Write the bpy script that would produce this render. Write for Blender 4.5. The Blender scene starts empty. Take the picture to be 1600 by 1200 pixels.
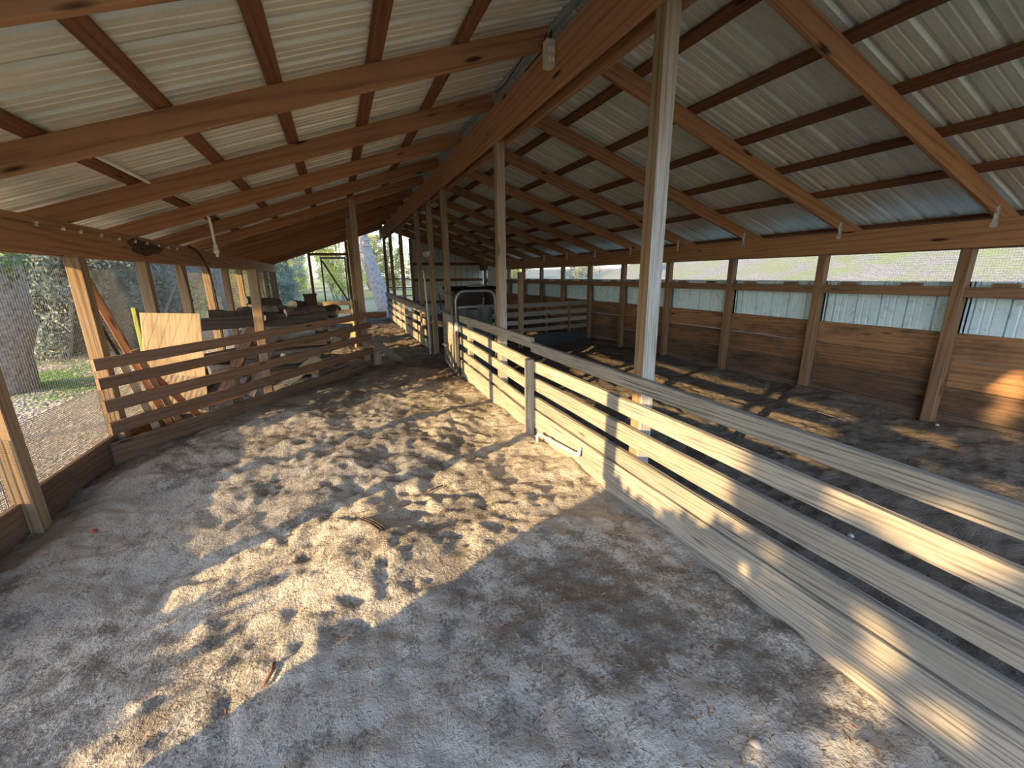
import bpy, math, random
import numpy as np
from mathutils import Vector, Matrix, noise as mnoise
random.seed(7)
SC = bpy.context.scene
COL = SC.collection
R = random.uniform
ORD = ['zeroth', 'first', 'second', 'third', 'fourth', 'fifth', 'sixth', 'seventh', 'eighth', 'ninth', 'tenth',
       'eleventh', 'twelfth', 'thirteenth', 'fourteenth', 'fifteenth', 'sixteenth', 'seventeenth', 'eighteenth', 'nineteenth', 'twentieth']

# ------------------------------------------------------------------ materials
def nmat(name):
    m = bpy.data.materials.new(name); m.use_nodes = True
    nt = m.node_tree; nt.nodes.clear()
    out = nt.nodes.new('ShaderNodeOutputMaterial'); b = nt.nodes.new('ShaderNodeBsdfPrincipled')
    nt.links.new(b.outputs[0], out.inputs[0])
    return m, nt, b
def N(nt, t, **kw):
    n = nt.nodes.new(t)
    for k, v in kw.items(): setattr(n, k, v)
    return n
def L(nt, a, b): nt.links.new(a, b)
def ramp(nt, fac, stops):
    n = N(nt, 'ShaderNodeValToRGB'); e = n.color_ramp.elements
    while len(e) < len(stops): e.new(.5)
    for i, (p, c) in enumerate(stops):
        e[i].position = p; e[i].color = (*c, 1) if len(c) == 3 else c
    L(nt, fac, n.inputs[0]); return n.outputs[0]
def mix(nt, fac, a, b, mode='MIX'):
    n = N(nt, 'ShaderNodeMix', data_type='RGBA', blend_type=mode)
    for s, v in ((0, fac), (6, a), (7, b)):
        if hasattr(v, 'is_output'): L(nt, v, n.inputs[s])
        elif s == 0: n.inputs[0].default_value = v
        else: n.inputs[s].default_value = (*v, 1)
    return n.outputs[2]
def coords(nt, scale, rnd=True, kind='Object'):
    tc = N(nt, 'ShaderNodeTexCoord'); src = tc.outputs[kind]
    if rnd:
        oi = N(nt, 'ShaderNodeObjectInfo'); mu = N(nt, 'ShaderNodeVectorMath', operation='SCALE')
        cmb = N(nt, 'ShaderNodeCombineXYZ')
        for i in range(3): L(nt, oi.outputs['Random'], cmb.inputs[i])
        L(nt, cmb.outputs[0], mu.inputs[0]); mu.inputs[3].default_value = 37.0
        ad = N(nt, 'ShaderNodeVectorMath', operation='ADD'); L(nt, src, ad.inputs[0]); L(nt, mu.outputs[0], ad.inputs[1]); src = ad.outputs[0]
    mp = N(nt, 'ShaderNodeMapping'); mp.inputs['Scale'].default_value = scale
    L(nt, src, mp.inputs[0]); return mp.outputs[0]
def noise(nt, vec, scale=1, detail=4, rough=.55, dist=0):
    n = N(nt, 'ShaderNodeTexNoise'); n.inputs['Scale'].default_value = scale; n.inputs['Detail'].default_value = detail
    n.inputs['Roughness'].default_value = rough; n.inputs['Distortion'].default_value = dist
    L(nt, vec, n.inputs['Vector']); return n.outputs['Fac']
def bump(nt, b, h, strength=.3, dist=.01):
    n = N(nt, 'ShaderNodeBump'); n.inputs['Strength'].default_value = strength; n.inputs['Distance'].default_value = dist
    L(nt, h, n.inputs['Height']); L(nt, n.outputs[0], b.inputs['Normal'])

def wood(name, dark, light, knot, vary=.25, grain=1.0, rough=.75, grime=None, grime_amt=.5, bstr=.25, fw=1.0):
    m, nt, b = nmat(name)
    v1 = coords(nt, (.35, 9, 9)); v2 = coords(nt, (2.2, 90, 90)); v3 = coords(nt, (1.7, 8, 8)); v4 = coords(nt, (1.2, 3, 3))
    warp = noise(nt, v4, 1.3, 3)
    wv = N(nt, 'ShaderNodeTexWave', wave_type='BANDS', bands_direction='DIAGONAL', wave_profile='SIN')
    wv.inputs['Scale'].default_value = 1.1 * grain; wv.inputs['Distortion'].default_value = 7; wv.inputs['Detail'].default_value = 3
    wv.inputs['Detail Scale'].default_value = .9; L(nt, v1, wv.inputs['Vector'])
    fine = noise(nt, v2, 1, 3, .6)
    mx = N(nt, 'ShaderNodeMath', operation='MULTIPLY_ADD'); L(nt, wv.outputs['Fac'], mx.inputs[0]); mx.inputs[1].default_value = .55
    fm_ = N(nt, 'ShaderNodeMath', operation='MULTIPLY_ADD'); L(nt, fine, fm_.inputs[0]); fm_.inputs[1].default_value = fw; fm_.inputs[2].default_value = .5 * (1 - fw); L(nt, fm_.outputs[0], mx.inputs[2])
    ad = N(nt, 'ShaderNodeMath', operation='MULTIPLY_ADD'); L(nt, warp, ad.inputs[0]); ad.inputs[1].default_value = .5; L(nt, mx.outputs[0], ad.inputs[2])
    c = ramp(nt, ad.outputs[0], [(.45, dark), (1.15, light)])
    # knots
    vo = N(nt, 'ShaderNodeTexVoronoi'); vo.inputs['Scale'].default_value = 1; L(nt, v3, vo.inputs['Vector'])
    k = ramp(nt, vo.outputs['Distance'], [(.07, (1, 1, 1)), (.15, (0, 0, 0))])
    c = mix(nt, k, c, knot)
    # board to board variation
    oi = N(nt, 'ShaderNodeObjectInfo'); hs = N(nt, 'ShaderNodeHueSaturation')
    mr = N(nt, 'ShaderNodeMapRange'); L(nt, oi.outputs['Random'], mr.inputs[0]); mr.inputs[3].default_value = 1 - vary; mr.inputs[4].default_value = 1 + vary
    L(nt, mr.outputs[0], hs.inputs['Value']); L(nt, c, hs.inputs['Color']); c = hs.outputs[0]
    if grime:
        g = noise(nt, coords(nt, (1.6, 5, 5)), 1.2, 5, .65)
        gm = ramp(nt, g, [(.45, (0, 0, 0)), (.68, (grime_amt,) * 3)])
        c = mix(nt, gm, c, grime)
    L(nt, c, b.inputs['Base Color']); b.inputs['Roughness'].default_value = rough
    b.inputs['Specular IOR Level'].default_value = .25
    bump(nt, b, ad.outputs[0], bstr, .004)
    return m
def plain(name, col, rough=.6, metal=0, var=.12, scale=6, rnd=True, bst=0, spec=.4):
    m, nt, b = nmat(name)
    n = noise(nt, coords(nt, (scale,) * 3, rnd), 1, 5, .6)
    d = tuple(x * (1 - var) for x in col); l = tuple(min(1, x * (1 + var)) for x in col)
    L(nt, ramp(nt, n, [(.3, d), (.7, l)]), b.inputs['Base Color'])
    b.inputs['Roughness'].default_value = rough; b.inputs['Metallic'].default_value = metal; b.inputs['Specular IOR Level'].default_value = spec
    if bst: bump(nt, b, n, bst, .01)
    return m
M = {}
M['roofwood'] = wood('roof_pine', (.16, .072, .033), (.34, .165, .075), (.04, .016, .008), .16, 1.0, .75, None, .5, .3)
M['purlin'] = wood('purlin_pine', (.085, .032, .015), (.18, .075, .035), (.035, .014, .008), .2, 1.2, .75)
M['post'] = wood('post_wood', (.14, .085, .045), (.31, .215, .13), (.08, .045, .02), .15, 1.3, .8, (.33, .30, .26), .5, .35)
M['wallpost'] = wood('wall_post_wood', (.12, .068, .036), (.25, .15, .085), (.06, .03, .015), .12, 1.3, .8, (.12, .10, .08), .4, .3)
M['stain'] = plain('water_stain_brown', (.075, .04, .022), .85, 0, .5, 14)
M['fence'] = wood('fence_board', (.095, .085, .073), (.385, .355, .31), (.07, .055, .042), .12, 3.2, .85, (.20, .195, .19), .6, .6, 1.7)
M['header'] = wood('header_pine', (.19, .09, .04), (.38, .20, .095), (.05, .02, .01), .1, 1.1, .75, None, .5, .3)
M['greypost'] = wood('bleached_post', (.19, .165, .14), (.47, .44, .40), (.10, .07, .05), .05, 2.2, .85, (.30, .21, .13), .5, .5, 1.5)
M['penrail'] = wood('pen_slat', (.13, .075, .05), (.25, .155, .105), (.06, .035, .02), .15, 1.2, .8, (.2, .15, .12), .4, .3)
M['wallplank'] = wood('wall_plank', (.15, .075, .036), (.30, .165, .085), (.07, .03, .015), .2, 1.5, .8, (.05, .04, .033), .75, .3)
def bleach_skylit(name, base, z0, z1):  # weathered grey with sky light painted in, fading out up the post
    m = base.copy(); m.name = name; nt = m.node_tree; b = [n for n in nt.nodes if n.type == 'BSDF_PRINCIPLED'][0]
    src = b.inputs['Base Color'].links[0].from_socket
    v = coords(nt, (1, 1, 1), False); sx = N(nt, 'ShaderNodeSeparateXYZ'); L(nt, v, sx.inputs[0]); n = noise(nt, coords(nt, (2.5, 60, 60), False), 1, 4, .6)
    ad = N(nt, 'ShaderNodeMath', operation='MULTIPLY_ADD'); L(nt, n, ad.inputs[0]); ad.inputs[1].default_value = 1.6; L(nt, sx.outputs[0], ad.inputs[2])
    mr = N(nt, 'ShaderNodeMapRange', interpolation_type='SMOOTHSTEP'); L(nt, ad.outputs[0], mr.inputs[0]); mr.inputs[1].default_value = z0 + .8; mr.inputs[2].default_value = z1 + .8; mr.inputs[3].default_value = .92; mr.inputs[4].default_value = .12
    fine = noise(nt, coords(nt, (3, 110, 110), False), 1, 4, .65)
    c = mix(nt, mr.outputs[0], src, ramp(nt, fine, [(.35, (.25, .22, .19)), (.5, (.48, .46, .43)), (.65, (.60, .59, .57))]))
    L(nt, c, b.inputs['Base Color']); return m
M['bleached_skylit'] = bleach_skylit('bleached_skylit_face', M['post'], 1.5, 2.7)
M['bleached_skylit_low'] = bleach_skylit('bleached_skylit_low_face', M['post'], .5, 1.9)
M['lowplank'] = wood('stained_plank', (.065, .042, .028), (.17, .105, .065), (.04, .02, .01), .15, 1.5, .85, (.045, .038, .032), .85, .35)
M['baseboard'] = wood('base_plank', (.09, .06, .042), (.19, .13, .09), (.05, .03, .02), .15, 1.2, .85, (.07, .06, .055), .6, .3)
M['greywood'] = wood('grey_scrap', (.14, .125, .11), (.32, .285, .245), (.09, .07, .05), .3, 1.3, .85, (.12, .1, .09), .4, .3)
M['brownscrap'] = wood('brown_scrap', (.12, .065, .04), (.25, .15, .09), (.05, .03, .02), .3, 1.3, .85, None, .4, .3)
M['darkboard'] = wood('dark_board', (.045, .036, .03), (.105, .085, .07), (.03, .02, .02), .2, 1.2, .85, None, .4, .3)
M['palepine'] = wood('pale_plywood', (.46, .34, .20), (.66, .53, .35), (.25, .16, .09), .05, 2.0, .65, (.24, .17, .11), .55, .12)
M['redplank'] = wood('red_brown_plank', (.22, .095, .045), (.42, .20, .10), (.1, .04, .02), .15, 1.2, .75)
M['greenwood'] = plain('green_painted_wood', (.30, .33, .08), .6)
M['bark'] = plain('dark_bark', (.10, .075, .055), .95, 0, .5, 20, True, .6)
M['oakbark'] = plain('oak_bark', (.29, .265, .23), .95, 0, .5, 16, False, .9)
M['greybark'] = plain('grey_bark', (.38, .35, .33), .95, 0, .35, 8, False, .5)
M['twig'] = plain('twig_bark', (.36, .34, .31), .95, 0, .25, 8, True)
M['pvc'] = plain('white_pvc', (.72, .68, .58), .45, 0, .06)
M['blackhose'] = plain('black_rubber', (.018, .018, .018), .55, 0, .2)
M['tarp'] = plain('dark_sheet', (.05, .058, .06), .6, 0, .35, 5, True, .4)
M['blackbox'] = plain('black_panel', (.006, .006, .006), .8, 0, .3, 6, True, 0, .1)
M['galv'] = plain('galvanised_tube', (.20, .21, .22), .4, .55, .2, 14)
M['darktube'] = plain('dark_tube', (.10, .11, .115), .45, .5, .2, 14)
M['greytape'] = plain('pale_tape', (.72, .74, .76), .5, 0, .08)
M['tie'] = plain('tie_metal', (.55, .56, .56), .4, .5, .1)
M['wire'] = plain('mesh_wire', (.36, .35, .32), .5, .4, .1)
M['sack'] = plain('pale_sack', (.42, .45, .40), .8, 0, .15, 9, True, .3)
M['boxplastic'] = plain('outlet_box', (.52, .50, .40), .5, 0, .06)
M['boxwhite'] = plain('outlet_face', (.85, .82, .70), .4, 0, .03)
M['redplastic'] = plain('red_bit', (.5, .09, .05), .5)
M['whitebit'] = plain('white_bit', (.7, .7, .66), .7)
M['stone'] = plain('pale_stone', (.45, .43, .40), .9, 0, .2, 20, True, .3)

def metal_sheet(name, lo, hi, metal, rough, dirt=None):
    m, nt, b = nmat(name)
    n1 = noise(nt, coords(nt, (1.2, 14, 6)), 1, 4, .6); n2 = noise(nt, coords(nt, (90, 90, 90)), 1, 2)
    a = N(nt, 'ShaderNodeMath', operation='MULTIPLY_ADD'); L(nt, n2, a.inputs[0]); a.inputs[1].default_value = .3; L(nt, n1, a.inputs[2])
    c = ramp(nt, a.outputs[0], [(.42, lo), (.85, hi)])
    if dirt:
        g = noise(nt, coords(nt, (3, 9, 9)), 1.5, 6, .7); c = mix(nt, ramp(nt, g, [(.55, (0, 0, 0)), (.72, (.7, .7, .7))]), c, dirt)
    L(nt, c, b.inputs['Base Color']); b.inputs['Metallic'].default_value = metal; b.inputs['Roughness'].default_value = rough
    return m
M['roofmetal'] = metal_sheet('roof_metal', (.57, .585, .50), (.80, .80, .69), .25, .40)
M['whitemetal'] = metal_sheet('white_cladding', (.52, .74, .88), (.66, .87, .98), .0, .5, (.24, .22, .20))
M['endmetal'] = metal_sheet('end_cladding', (.42, .45, .42), (.58, .61, .57), .0, .55, (.2, .2, .18))
M['ridgecap'] = plain('ridge_flashing', (.45, .52, .54), .45, .3, .15)

def soil(name):
    m, nt, b = nmat(name)
    v = coords(nt, (1, 1, 1), False)
    big = noise(nt, v, 1.1, 5, .62, .4); mid = noise(nt, v, 9, 5, .65); fine = noise(nt, v, 70, 4, .7)
    a = N(nt, 'ShaderNodeMath', operation='MULTIPLY_ADD'); L(nt, mid, a.inputs[0]); a.inputs[1].default_value = .55; L(nt, big, a.inputs[2])
    a2 = N(nt, 'ShaderNodeMath', operation='MULTIPLY_ADD'); L(nt, fine, a2.inputs[0]); a2.inputs[1].default_value = .5; L(nt, a.outputs[0], a2.inputs[2])
    c = ramp(nt, a2.outputs[0], [(.66, (.12, .108, .095)), (.9, (.27, .25, .22)), (1.02, (.39, .365, .33)), (1.25, (.54, .51, .46))])
    # reddish chip-strewn patches
    red = noise(nt, v, 2.3, 5, .7, .6); c = mix(nt, ramp(nt, red, [(.56, (0, 0, 0)), (.72, (.55, .55, .55))]), c, (.185, .14, .11))
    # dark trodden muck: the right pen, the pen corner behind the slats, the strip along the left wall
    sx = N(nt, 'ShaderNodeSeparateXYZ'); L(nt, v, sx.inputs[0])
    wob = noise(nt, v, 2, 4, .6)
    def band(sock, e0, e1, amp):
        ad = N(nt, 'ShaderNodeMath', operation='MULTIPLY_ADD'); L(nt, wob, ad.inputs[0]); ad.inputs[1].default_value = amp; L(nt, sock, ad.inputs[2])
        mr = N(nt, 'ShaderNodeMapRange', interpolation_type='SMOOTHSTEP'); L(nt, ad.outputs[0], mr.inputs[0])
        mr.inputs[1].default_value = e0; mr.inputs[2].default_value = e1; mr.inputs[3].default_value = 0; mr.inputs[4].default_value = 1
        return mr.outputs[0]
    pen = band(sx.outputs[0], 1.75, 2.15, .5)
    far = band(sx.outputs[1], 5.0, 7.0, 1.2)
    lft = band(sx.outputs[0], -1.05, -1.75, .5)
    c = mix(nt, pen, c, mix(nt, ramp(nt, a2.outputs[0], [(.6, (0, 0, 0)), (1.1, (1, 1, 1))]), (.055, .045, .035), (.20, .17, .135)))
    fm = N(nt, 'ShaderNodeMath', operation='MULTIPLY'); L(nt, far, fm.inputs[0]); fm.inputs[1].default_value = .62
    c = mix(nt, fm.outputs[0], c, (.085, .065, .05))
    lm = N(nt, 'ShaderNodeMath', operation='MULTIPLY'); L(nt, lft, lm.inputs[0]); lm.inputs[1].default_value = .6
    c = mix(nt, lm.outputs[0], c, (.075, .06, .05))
    L(nt, c, b.inputs['Base Color']); b.inputs['Roughness'].default_value = .95; b.inputs['Specular IOR Level'].default_value = .1
    h = N(nt, 'ShaderNodeMath', operation='MULTIPLY_ADD'); L(nt, fine, h.inputs[0]); h.inputs[1].default_value = .35; L(nt, mid, h.inputs[2])
    bump(nt, b, h.outputs[0], .9, .045)
    return m
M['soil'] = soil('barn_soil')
def terrain_mat():
    m, nt, b = nmat('leaf_strewn_ground')
    v = coords(nt, (1, 1, 1), False)
    leaf = N(nt, 'ShaderNodeTexVoronoi'); leaf.inputs['Scale'].default_value = 24; L(nt, v, leaf.inputs['Vector'])
    lc = ramp(nt, leaf.outputs['Color'], [(.2, (.20, .165, .135)), (.5, (.36, .32, .275)), (.8, (.56, .51, .455))])
    g = noise(nt, v, .28, 4, .6); fine = noise(nt, v, 30, 3, .6)
    gc = ramp(nt, fine, [(.3, (.055, .15, .022)), (.7, (.16, .30, .05))])
    c = mix(nt, ramp(nt, g, [(.52, (0, 0, 0)), (.60, (1, 1, 1))]), lc, gc)
    sx = N(nt, 'ShaderNodeSeparateXYZ'); L(nt, v, sx.inputs[0]); mr = N(nt, 'ShaderNodeMapRange'); L(nt, sx.outputs[0], mr.inputs[0]); mr.inputs[1].default_value = 6; mr.inputs[2].default_value = 9
    mry = N(nt, 'ShaderNodeMapRange'); L(nt, sx.outputs[1], mry.inputs[0]); mry.inputs[1].default_value = 19; mry.inputs[2].default_value = 23
    c = mix(nt, mry.outputs[0], c, mix(nt, ramp(nt, g, [(.42, (0, 0, 0)), (.6, (1, 1, 1))]), ramp(nt, fine, [(.3, (.22, .30, .05)), (.7, (.42, .46, .12))]), lc))
    g2 = noise(nt, v, .9, 5, .7); hc = mix(nt, ramp(nt, g2, [(.44, (0, 0, 0)), (.62, (1, 1, 1))]), mix(nt, .72, lc, (.17, .20, .215)), (.20, .25, .12))  # right slope: grass tufts, and litter painted darker and bluish as in shade
    c = mix(nt, mr.outputs[0], c, hc)
    L(nt, c, b.inputs['Base Color']); b.inputs['Roughness'].default_value = .95; bump(nt, b, leaf.outputs['Distance'], .8, .05)
    return m
M['terrain'] = terrain_mat()
def leafmat(name, a, bcol):
    m, nt, b = nmat(name)
    oi = N(nt, 'ShaderNodeObjectInfo'); n = noise(nt, coords(nt, (1.5,) * 3, True), 1, 3)
    c = ramp(nt, n, [(.35, a), (.65, bcol)])
    hs = N(nt, 'ShaderNodeHueSaturation'); mr = N(nt, 'ShaderNodeMapRange'); L(nt, oi.outputs['Random'], mr.inputs[0]); mr.inputs[3].default_value = .7; mr.inputs[4].default_value = 1.25
    L(nt, mr.outputs[0], hs.inputs['Value']); L(nt, c, hs.inputs['Color'])
    L(nt, hs.outputs[0], b.inputs['Base Color']); b.inputs['Roughness'].default_value = .7
    tr = N(nt, 'ShaderNodeBsdfTranslucent'); L(nt, hs.outputs[0], tr.inputs[0]); ms = N(nt, 'ShaderNodeMixShader'); ms.inputs[0].default_value = .35
    out = [x for x in nt.nodes if x.type == 'OUTPUT_MATERIAL'][0]
    L(nt, b.outputs[0], ms.inputs[1]); L(nt, tr.outputs[0], ms.inputs[2]); L(nt, ms.outputs[0], out.inputs[0])
    return m
M['leaf_sage'] = leafmat('sage_leaf', (.30, .37, .31), (.50, .57, .48))
M['leaf_yellow'] = leafmat('yellow_green_leaf', (.55, .55, .16), (.80, .76, .34))
M['leaf_green'] = leafmat('green_leaf', (.10, .19, .07), (.22, .36, .12))

M['deadleaf'] = plain('dead_leaf', (.46, .36, .24), .8, 0, .45, 3, False)
# ------------------------------------------------------------------ mesh helpers
class MB:
    def __init__(s): s.v = []; s.f = []
    def add(s, vs, fs):
        o = len(s.v); s.v += [tuple(v) for v in vs]; s.f += [tuple(i + o for i in f) for f in fs]; return s
    def box(s, x0, x1, y0, y1, z0, z1):
        return s.add([(x0, y0, z0), (x1, y0, z0), (x1, y1, z0), (x0, y1, z0), (x0, y0, z1), (x1, y0, z1), (x1, y1, z1), (x0, y1, z1)],
                     [(0, 3, 2, 1), (4, 5, 6, 7), (0, 1, 5, 4), (1, 2, 6, 5), (2, 3, 7, 6), (3, 0, 4, 7)])
    def prism(s, prof, xs, offs=None, cap=True):
        n = len(prof); vs = []; fs = []
        for i, x in enumerate(xs):
            dy, dz = offs[i] if offs else (0, 0)
            vs += [(x, p[0] + dy, p[1] + dz) for p in prof]
        for i in range(len(xs) - 1):
            for j in range(n):
                a = i * n + j; b = i * n + (j + 1) % n
                fs.append((a, b, b + n, a + n))
        if cap:
            fs.append(tuple(range(n - 1, -1, -1))); fs.append(tuple((len(xs) - 1) * n + j for j in range(n)))
        return s.add(vs, fs)
    def tube(s, pts, r, n=8, caps=True):
        pts = [Vector(p) for p in pts]; rs = r if isinstance(r, (list, tuple)) else [r] * len(pts)
        vs = []; fs = []; pu = None
        for i, p in enumerate(pts):
            t = (pts[min(i + 1, len(pts) - 1)] - pts[max(i - 1, 0)]).normalized()
            if pu is None: u = t.orthogonal().normalized()
            else: u = (pu - t * pu.dot(t)).normalized()
            pu = u; w = t.cross(u)
            for k in range(n):
                a = 2 * math.pi * k / n; vs.append(p + (u * math.cos(a) + w * math.sin(a)) * rs[i])
        for i in range(len(pts) - 1):
            for k in range(n):
                a = i * n + k; b = i * n + (k + 1) % n; fs.append((a, b, b + n, a + n))
        if caps: fs.append(tuple(range(n - 1, -1, -1))); fs.append(tuple((len(pts) - 1) * n + k for k in range(n)))
        return s.add(vs, fs)
    def mesh(s, name, mat, smooth=False):
        me = bpy.data.meshes.new(name); me.from_pydata(s.v, [], s.f); me.update()
        if mat: me.materials.append(M[mat] if isinstance(mat, str) else mat)
        if smooth: me.shade_smooth()
        return me
    def obj(s, name, mat, parent=None, smooth=False):
        return link(name, s.mesh(name, mat, smooth), parent)
def link(name, data, parent=None):
    o = bpy.data.objects.new(name, data); COL.objects.link(o)
    if parent: o.parent = parent
    return o
def tag(o, label, cat=None, group=None, kind=None):
    o['label'] = label
    if cat: o['category'] = cat
    if group: o['group'] = group
    if kind: o['kind'] = kind
    return o
def empty(name, loc=(0, 0, 0), rz=0):
    o = link(name, None); o.location = loc; o.rotation_euler = (0, 0, rz); o.empty_display_size = .1
    return o
def chamfer(w, h, c):
    a, b = w / 2, h / 2
    return [(-a + c, -b), (a - c, -b), (a, -b + c), (a, b - c), (a - c, b), (-a + c, b), (-a, b - c), (-a, -b + c)]
def frame(A, B, up):
    A, B, up = Vector(A), Vector(B), Vector(up); x = (B - A).normalized(); y = up.cross(x).normalized(); z = x.cross(y)
    m = Matrix((x, y, z)).transposed().to_4x4(); return m, (B - A).length
def timber(name, A, B, w, h, mat, up=(0, 0, 1), parent=None, c=.004, bow=.003, endcut=0):
    """a sawn board from A to B: w across, h along up; its own axes run with the grain"""
    m, ln = frame(A, B, up); k = max(2, int(ln / .45) + 1)
    xs = [ln * i / (k - 1) for i in range(k)]; p1, p2 = R(0, 6.28), R(0, 6.28)
    offs = [(bow * math.sin(p1 + x * 1.9), bow * math.sin(p2 + x * 1.4)) for x in xs]
    b = MB().prism(chamfer(w, h, min(c, w / 5, h / 5)), xs, offs)
    o = b.obj(name, mat, parent)
    m.translation = Vector(A) - (Vector(parent.location) if parent else Vector()); 
    if parent and parent.rotation_euler.z:
        m = Matrix.Rotation(-parent.rotation_euler.z, 4, 'Z') @ m
    o.matrix_basis = m
    return o
# smooth 2-D value noise for the ground
def vnoise(x, y, seed):
    rs = np.random.RandomState(seed); T = rs.rand(256, 256)
    xi = np.floor(x).astype(int); yi = np.floor(y).astype(int); xf = x - xi; yf = y - yi
    xf = xf * xf * (3 - 2 * xf); yf = yf * yf * (3 - 2 * yf)
    g = lambda a, b: T[a % 256, b % 256]
    return (g(xi, yi) * (1 - xf) + g(xi + 1, yi) * xf) * (1 - yf) + (g(xi, yi + 1) * (1 - xf) + g(xi + 1, yi + 1) * xf) * yf - .5
def fbm(x, y, seed, f, octs=4, gain=.5):
    s = 0; a = 1
    for i in range(octs): s = s + a * vnoise(x * f + 17.3 * i, y * f + 5.1 * i, seed + i); f *= 2.03; a *= gain
    return s
def gridmesh(name, xs, ys, Z, mat):
    nx, ny = len(xs), len(ys)
    X, Y = np.meshgrid(xs, ys); co = np.stack([X.ravel(), Y.ravel(), Z.ravel()], 1)
    i = np.arange(nx * ny).reshape(ny, nx)
    f = np.stack([i[:-1, :-1], i[:-1, 1:], i[1:, 1:], i[1:, :-1]], -1).reshape(-1, 4)
    return arrmesh(name, co, f, mat, True)
def arrmesh(name, co, f, mat, smooth=False):
    me = bpy.data.meshes.new(name); n = f.shape[1]
    me.vertices.add(len(co)); me.vertices.foreach_set('co', co.astype(np.float32).ravel())
    me.loops.add(f.size); me.loops.foreach_set('vertex_index', f.astype(np.int32).ravel())
    me.polygons.add(len(f)); me.polygons.foreach_set('loop_start', np.arange(0, f.size, n, dtype=np.int32))
    me.update(calc_edges=True); me.materials.append(M[mat])
    if smooth: me.shade_smooth()
    return me

# ------------------------------------------------------------------ dimensions (metres; camera stands at the origin, barn runs along +Y)
Y0, Y1 = -1.00, 16.15
XL, XR = -1.80, 5.20            # inner faces of the two wall headers
SL = .335                       # roof slope
def zroof(x):                   # underside of purlins = top of rafters
    return min(2.03 + SL * (x - XL), 2.03 - SL * (x - XR))
BAY = 1.213

# ------------------------------------------------------------------ floor
def floor_height(X, Y):
    z = .03 * fbm(X, Y, 3, .8, 3) + .05 * fbm(X, Y, 7, 1.9, 2) + .045 * fbm(X, Y, 11, 3.8, 3) + .032 * np.abs(fbm(X, Y, 21, 9, 3)) + .012 * fbm(X, Y, 25, 24, 2)
    rs = np.random.RandomState(5)
    for i in range(420):        # hoof pocks, thick in the middle of the aisle
        if i < 250: cx, cy = rs.normal(-.1, .5), rs.normal(3.6, .9)
        else: cx, cy = rs.uniform(-1.6, 5.0), rs.uniform(.3, 10)
        r = rs.uniform(.025, .06); d = rs.uniform(.006, .02) * (1 if i < 250 else .45)
        m = (np.abs(X - cx) < 4 * r) & (np.abs(Y - cy) < 4 * r)
        if m.any():
            q = ((X[m] - cx) ** 2 + (Y[m] - cy) ** 2) / r ** 2
            z[m] += d * (-np.exp(-q * 1.2) + .45 * np.exp(-(np.sqrt(q) - 1.5) ** 2 * 4))
    z += .05 * np.exp(-((X - .15) ** 2 / .5 + (Y - 3.2) ** 2 / 1.2)) * (1 + fbm(X, Y, 31, 5, 2))     # churned hump
    z += -.04 * np.clip((X - 1.7) / .3, 0, 1)
    z += .05 * np.clip((X - 4.6) / .6, 0, 1) * (1 + fbm(X, Y, 41, 2.5, 2))
    return z
xs = np.linspace(-1.95, 5.45, 330)
ys = [-1.0]
while ys[-1] < 16.3: ys.append(ys[-1] + (.021 if ys[-1] < 5 else .021 + (ys[-1] - 5) * .007))
ys = np.array(ys)
GX, GY = np.meshgrid(xs, ys); GZ = floor_height(GX, GY)
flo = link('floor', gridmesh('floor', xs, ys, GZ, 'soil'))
tag(flo, 'grey sandy dirt floor of the barn, churned and hoof-marked', 'floor', kind='structure')
def gz(x, y):
    i = int(np.clip(np.searchsorted(ys, y), 0, len(ys) - 1)); j = int(np.clip(np.searchsorted(xs, x), 0, len(xs) - 1)); return float(GZ[i, j])

# ------------------------------------------------------------------ roof sheets
def roof_profile(w):
    p = []                      # (along, height)
    for k in range(4):
        a = k * w / 4
        p += [(a, 0), (a + .010, 0), (a + .026, .019), (a + .046, .019), (a + .062, 0), (a + .105, 0), (a + .111, .004), (a + .121, .004), (a + .127, 0),
              (a + .165, 0), (a + .171, .004), (a + .181, .004), (a + .187, 0)]
    p += [(w, 0), (w + .010, 0), (w + .024, .017)]
    return p
PW = .914
def make_roof(name, x_eave, x_ridge, label):
    e = empty(name, (0, 0, 0)); tag(e, label, 'roof', kind='structure')
    prof = roof_profile(PW); ex = 1 if x_ridge > x_eave else -1
    ln = math.hypot(x_ridge - x_eave, SL * abs(x_ridge - x_eave)); ang = math.atan(SL)
    y = Y0 - .1; i = 0
    while y < Y1:
        lift = .0015 * (i % 2)
        vs = []; fs = []; n = len(prof); segs = 7
        for k in range(segs):
            t = ln * k / (segs - 1)
            for (a, h) in prof:
                vs.append((t, a, h + lift + .0012 * math.sin(t * 5 + i + a * 7)))
        for k in range(segs - 1):
            for j in range(n - 1):
                a = k * n + j; fs.append((a, a + 1, a + 1 + n, a + n))
        o = MB().add(vs, fs).obj('roof_sheet', 'roofmetal', e)
        m = Matrix.Rotation(-ang, 4, 'Y')
        if ex < 0: m = Matrix.Scale(-1, 4, (1, 0, 0)) @ m
        z0 = zroof(x_ridge) - SL * abs(x_ridge - x_eave) + .038 / math.cos(ang)
        m.translation = (x_eave, y, z0 + .001)
        o.matrix_basis = m
        y += PW; i += 1
make_roof('ceiling', XL - .98, 1.66, 'ribbed metal roofing over the left slope')
make_roof('ceiling', XR + .62, 1.74, 'ribbed metal roofing over the right slope')
b = MB()
zr = zroof(1.7) + .045
b.prism([(1.36, zr - .34 * SL - .002), (1.7, zr), (2.04, zr - .34 * SL - .002), (2.04, zr - .34 * SL + .004), (1.7, zr + .012), (1.36, zr - .34 * SL + .004)], [0, 1])
rc = MB(); rc.add([(v[1], Y0 - .1 + v[0] * (Y1 - Y0 + .3), v[2] + .012) for v in b.v], b.f)
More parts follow.
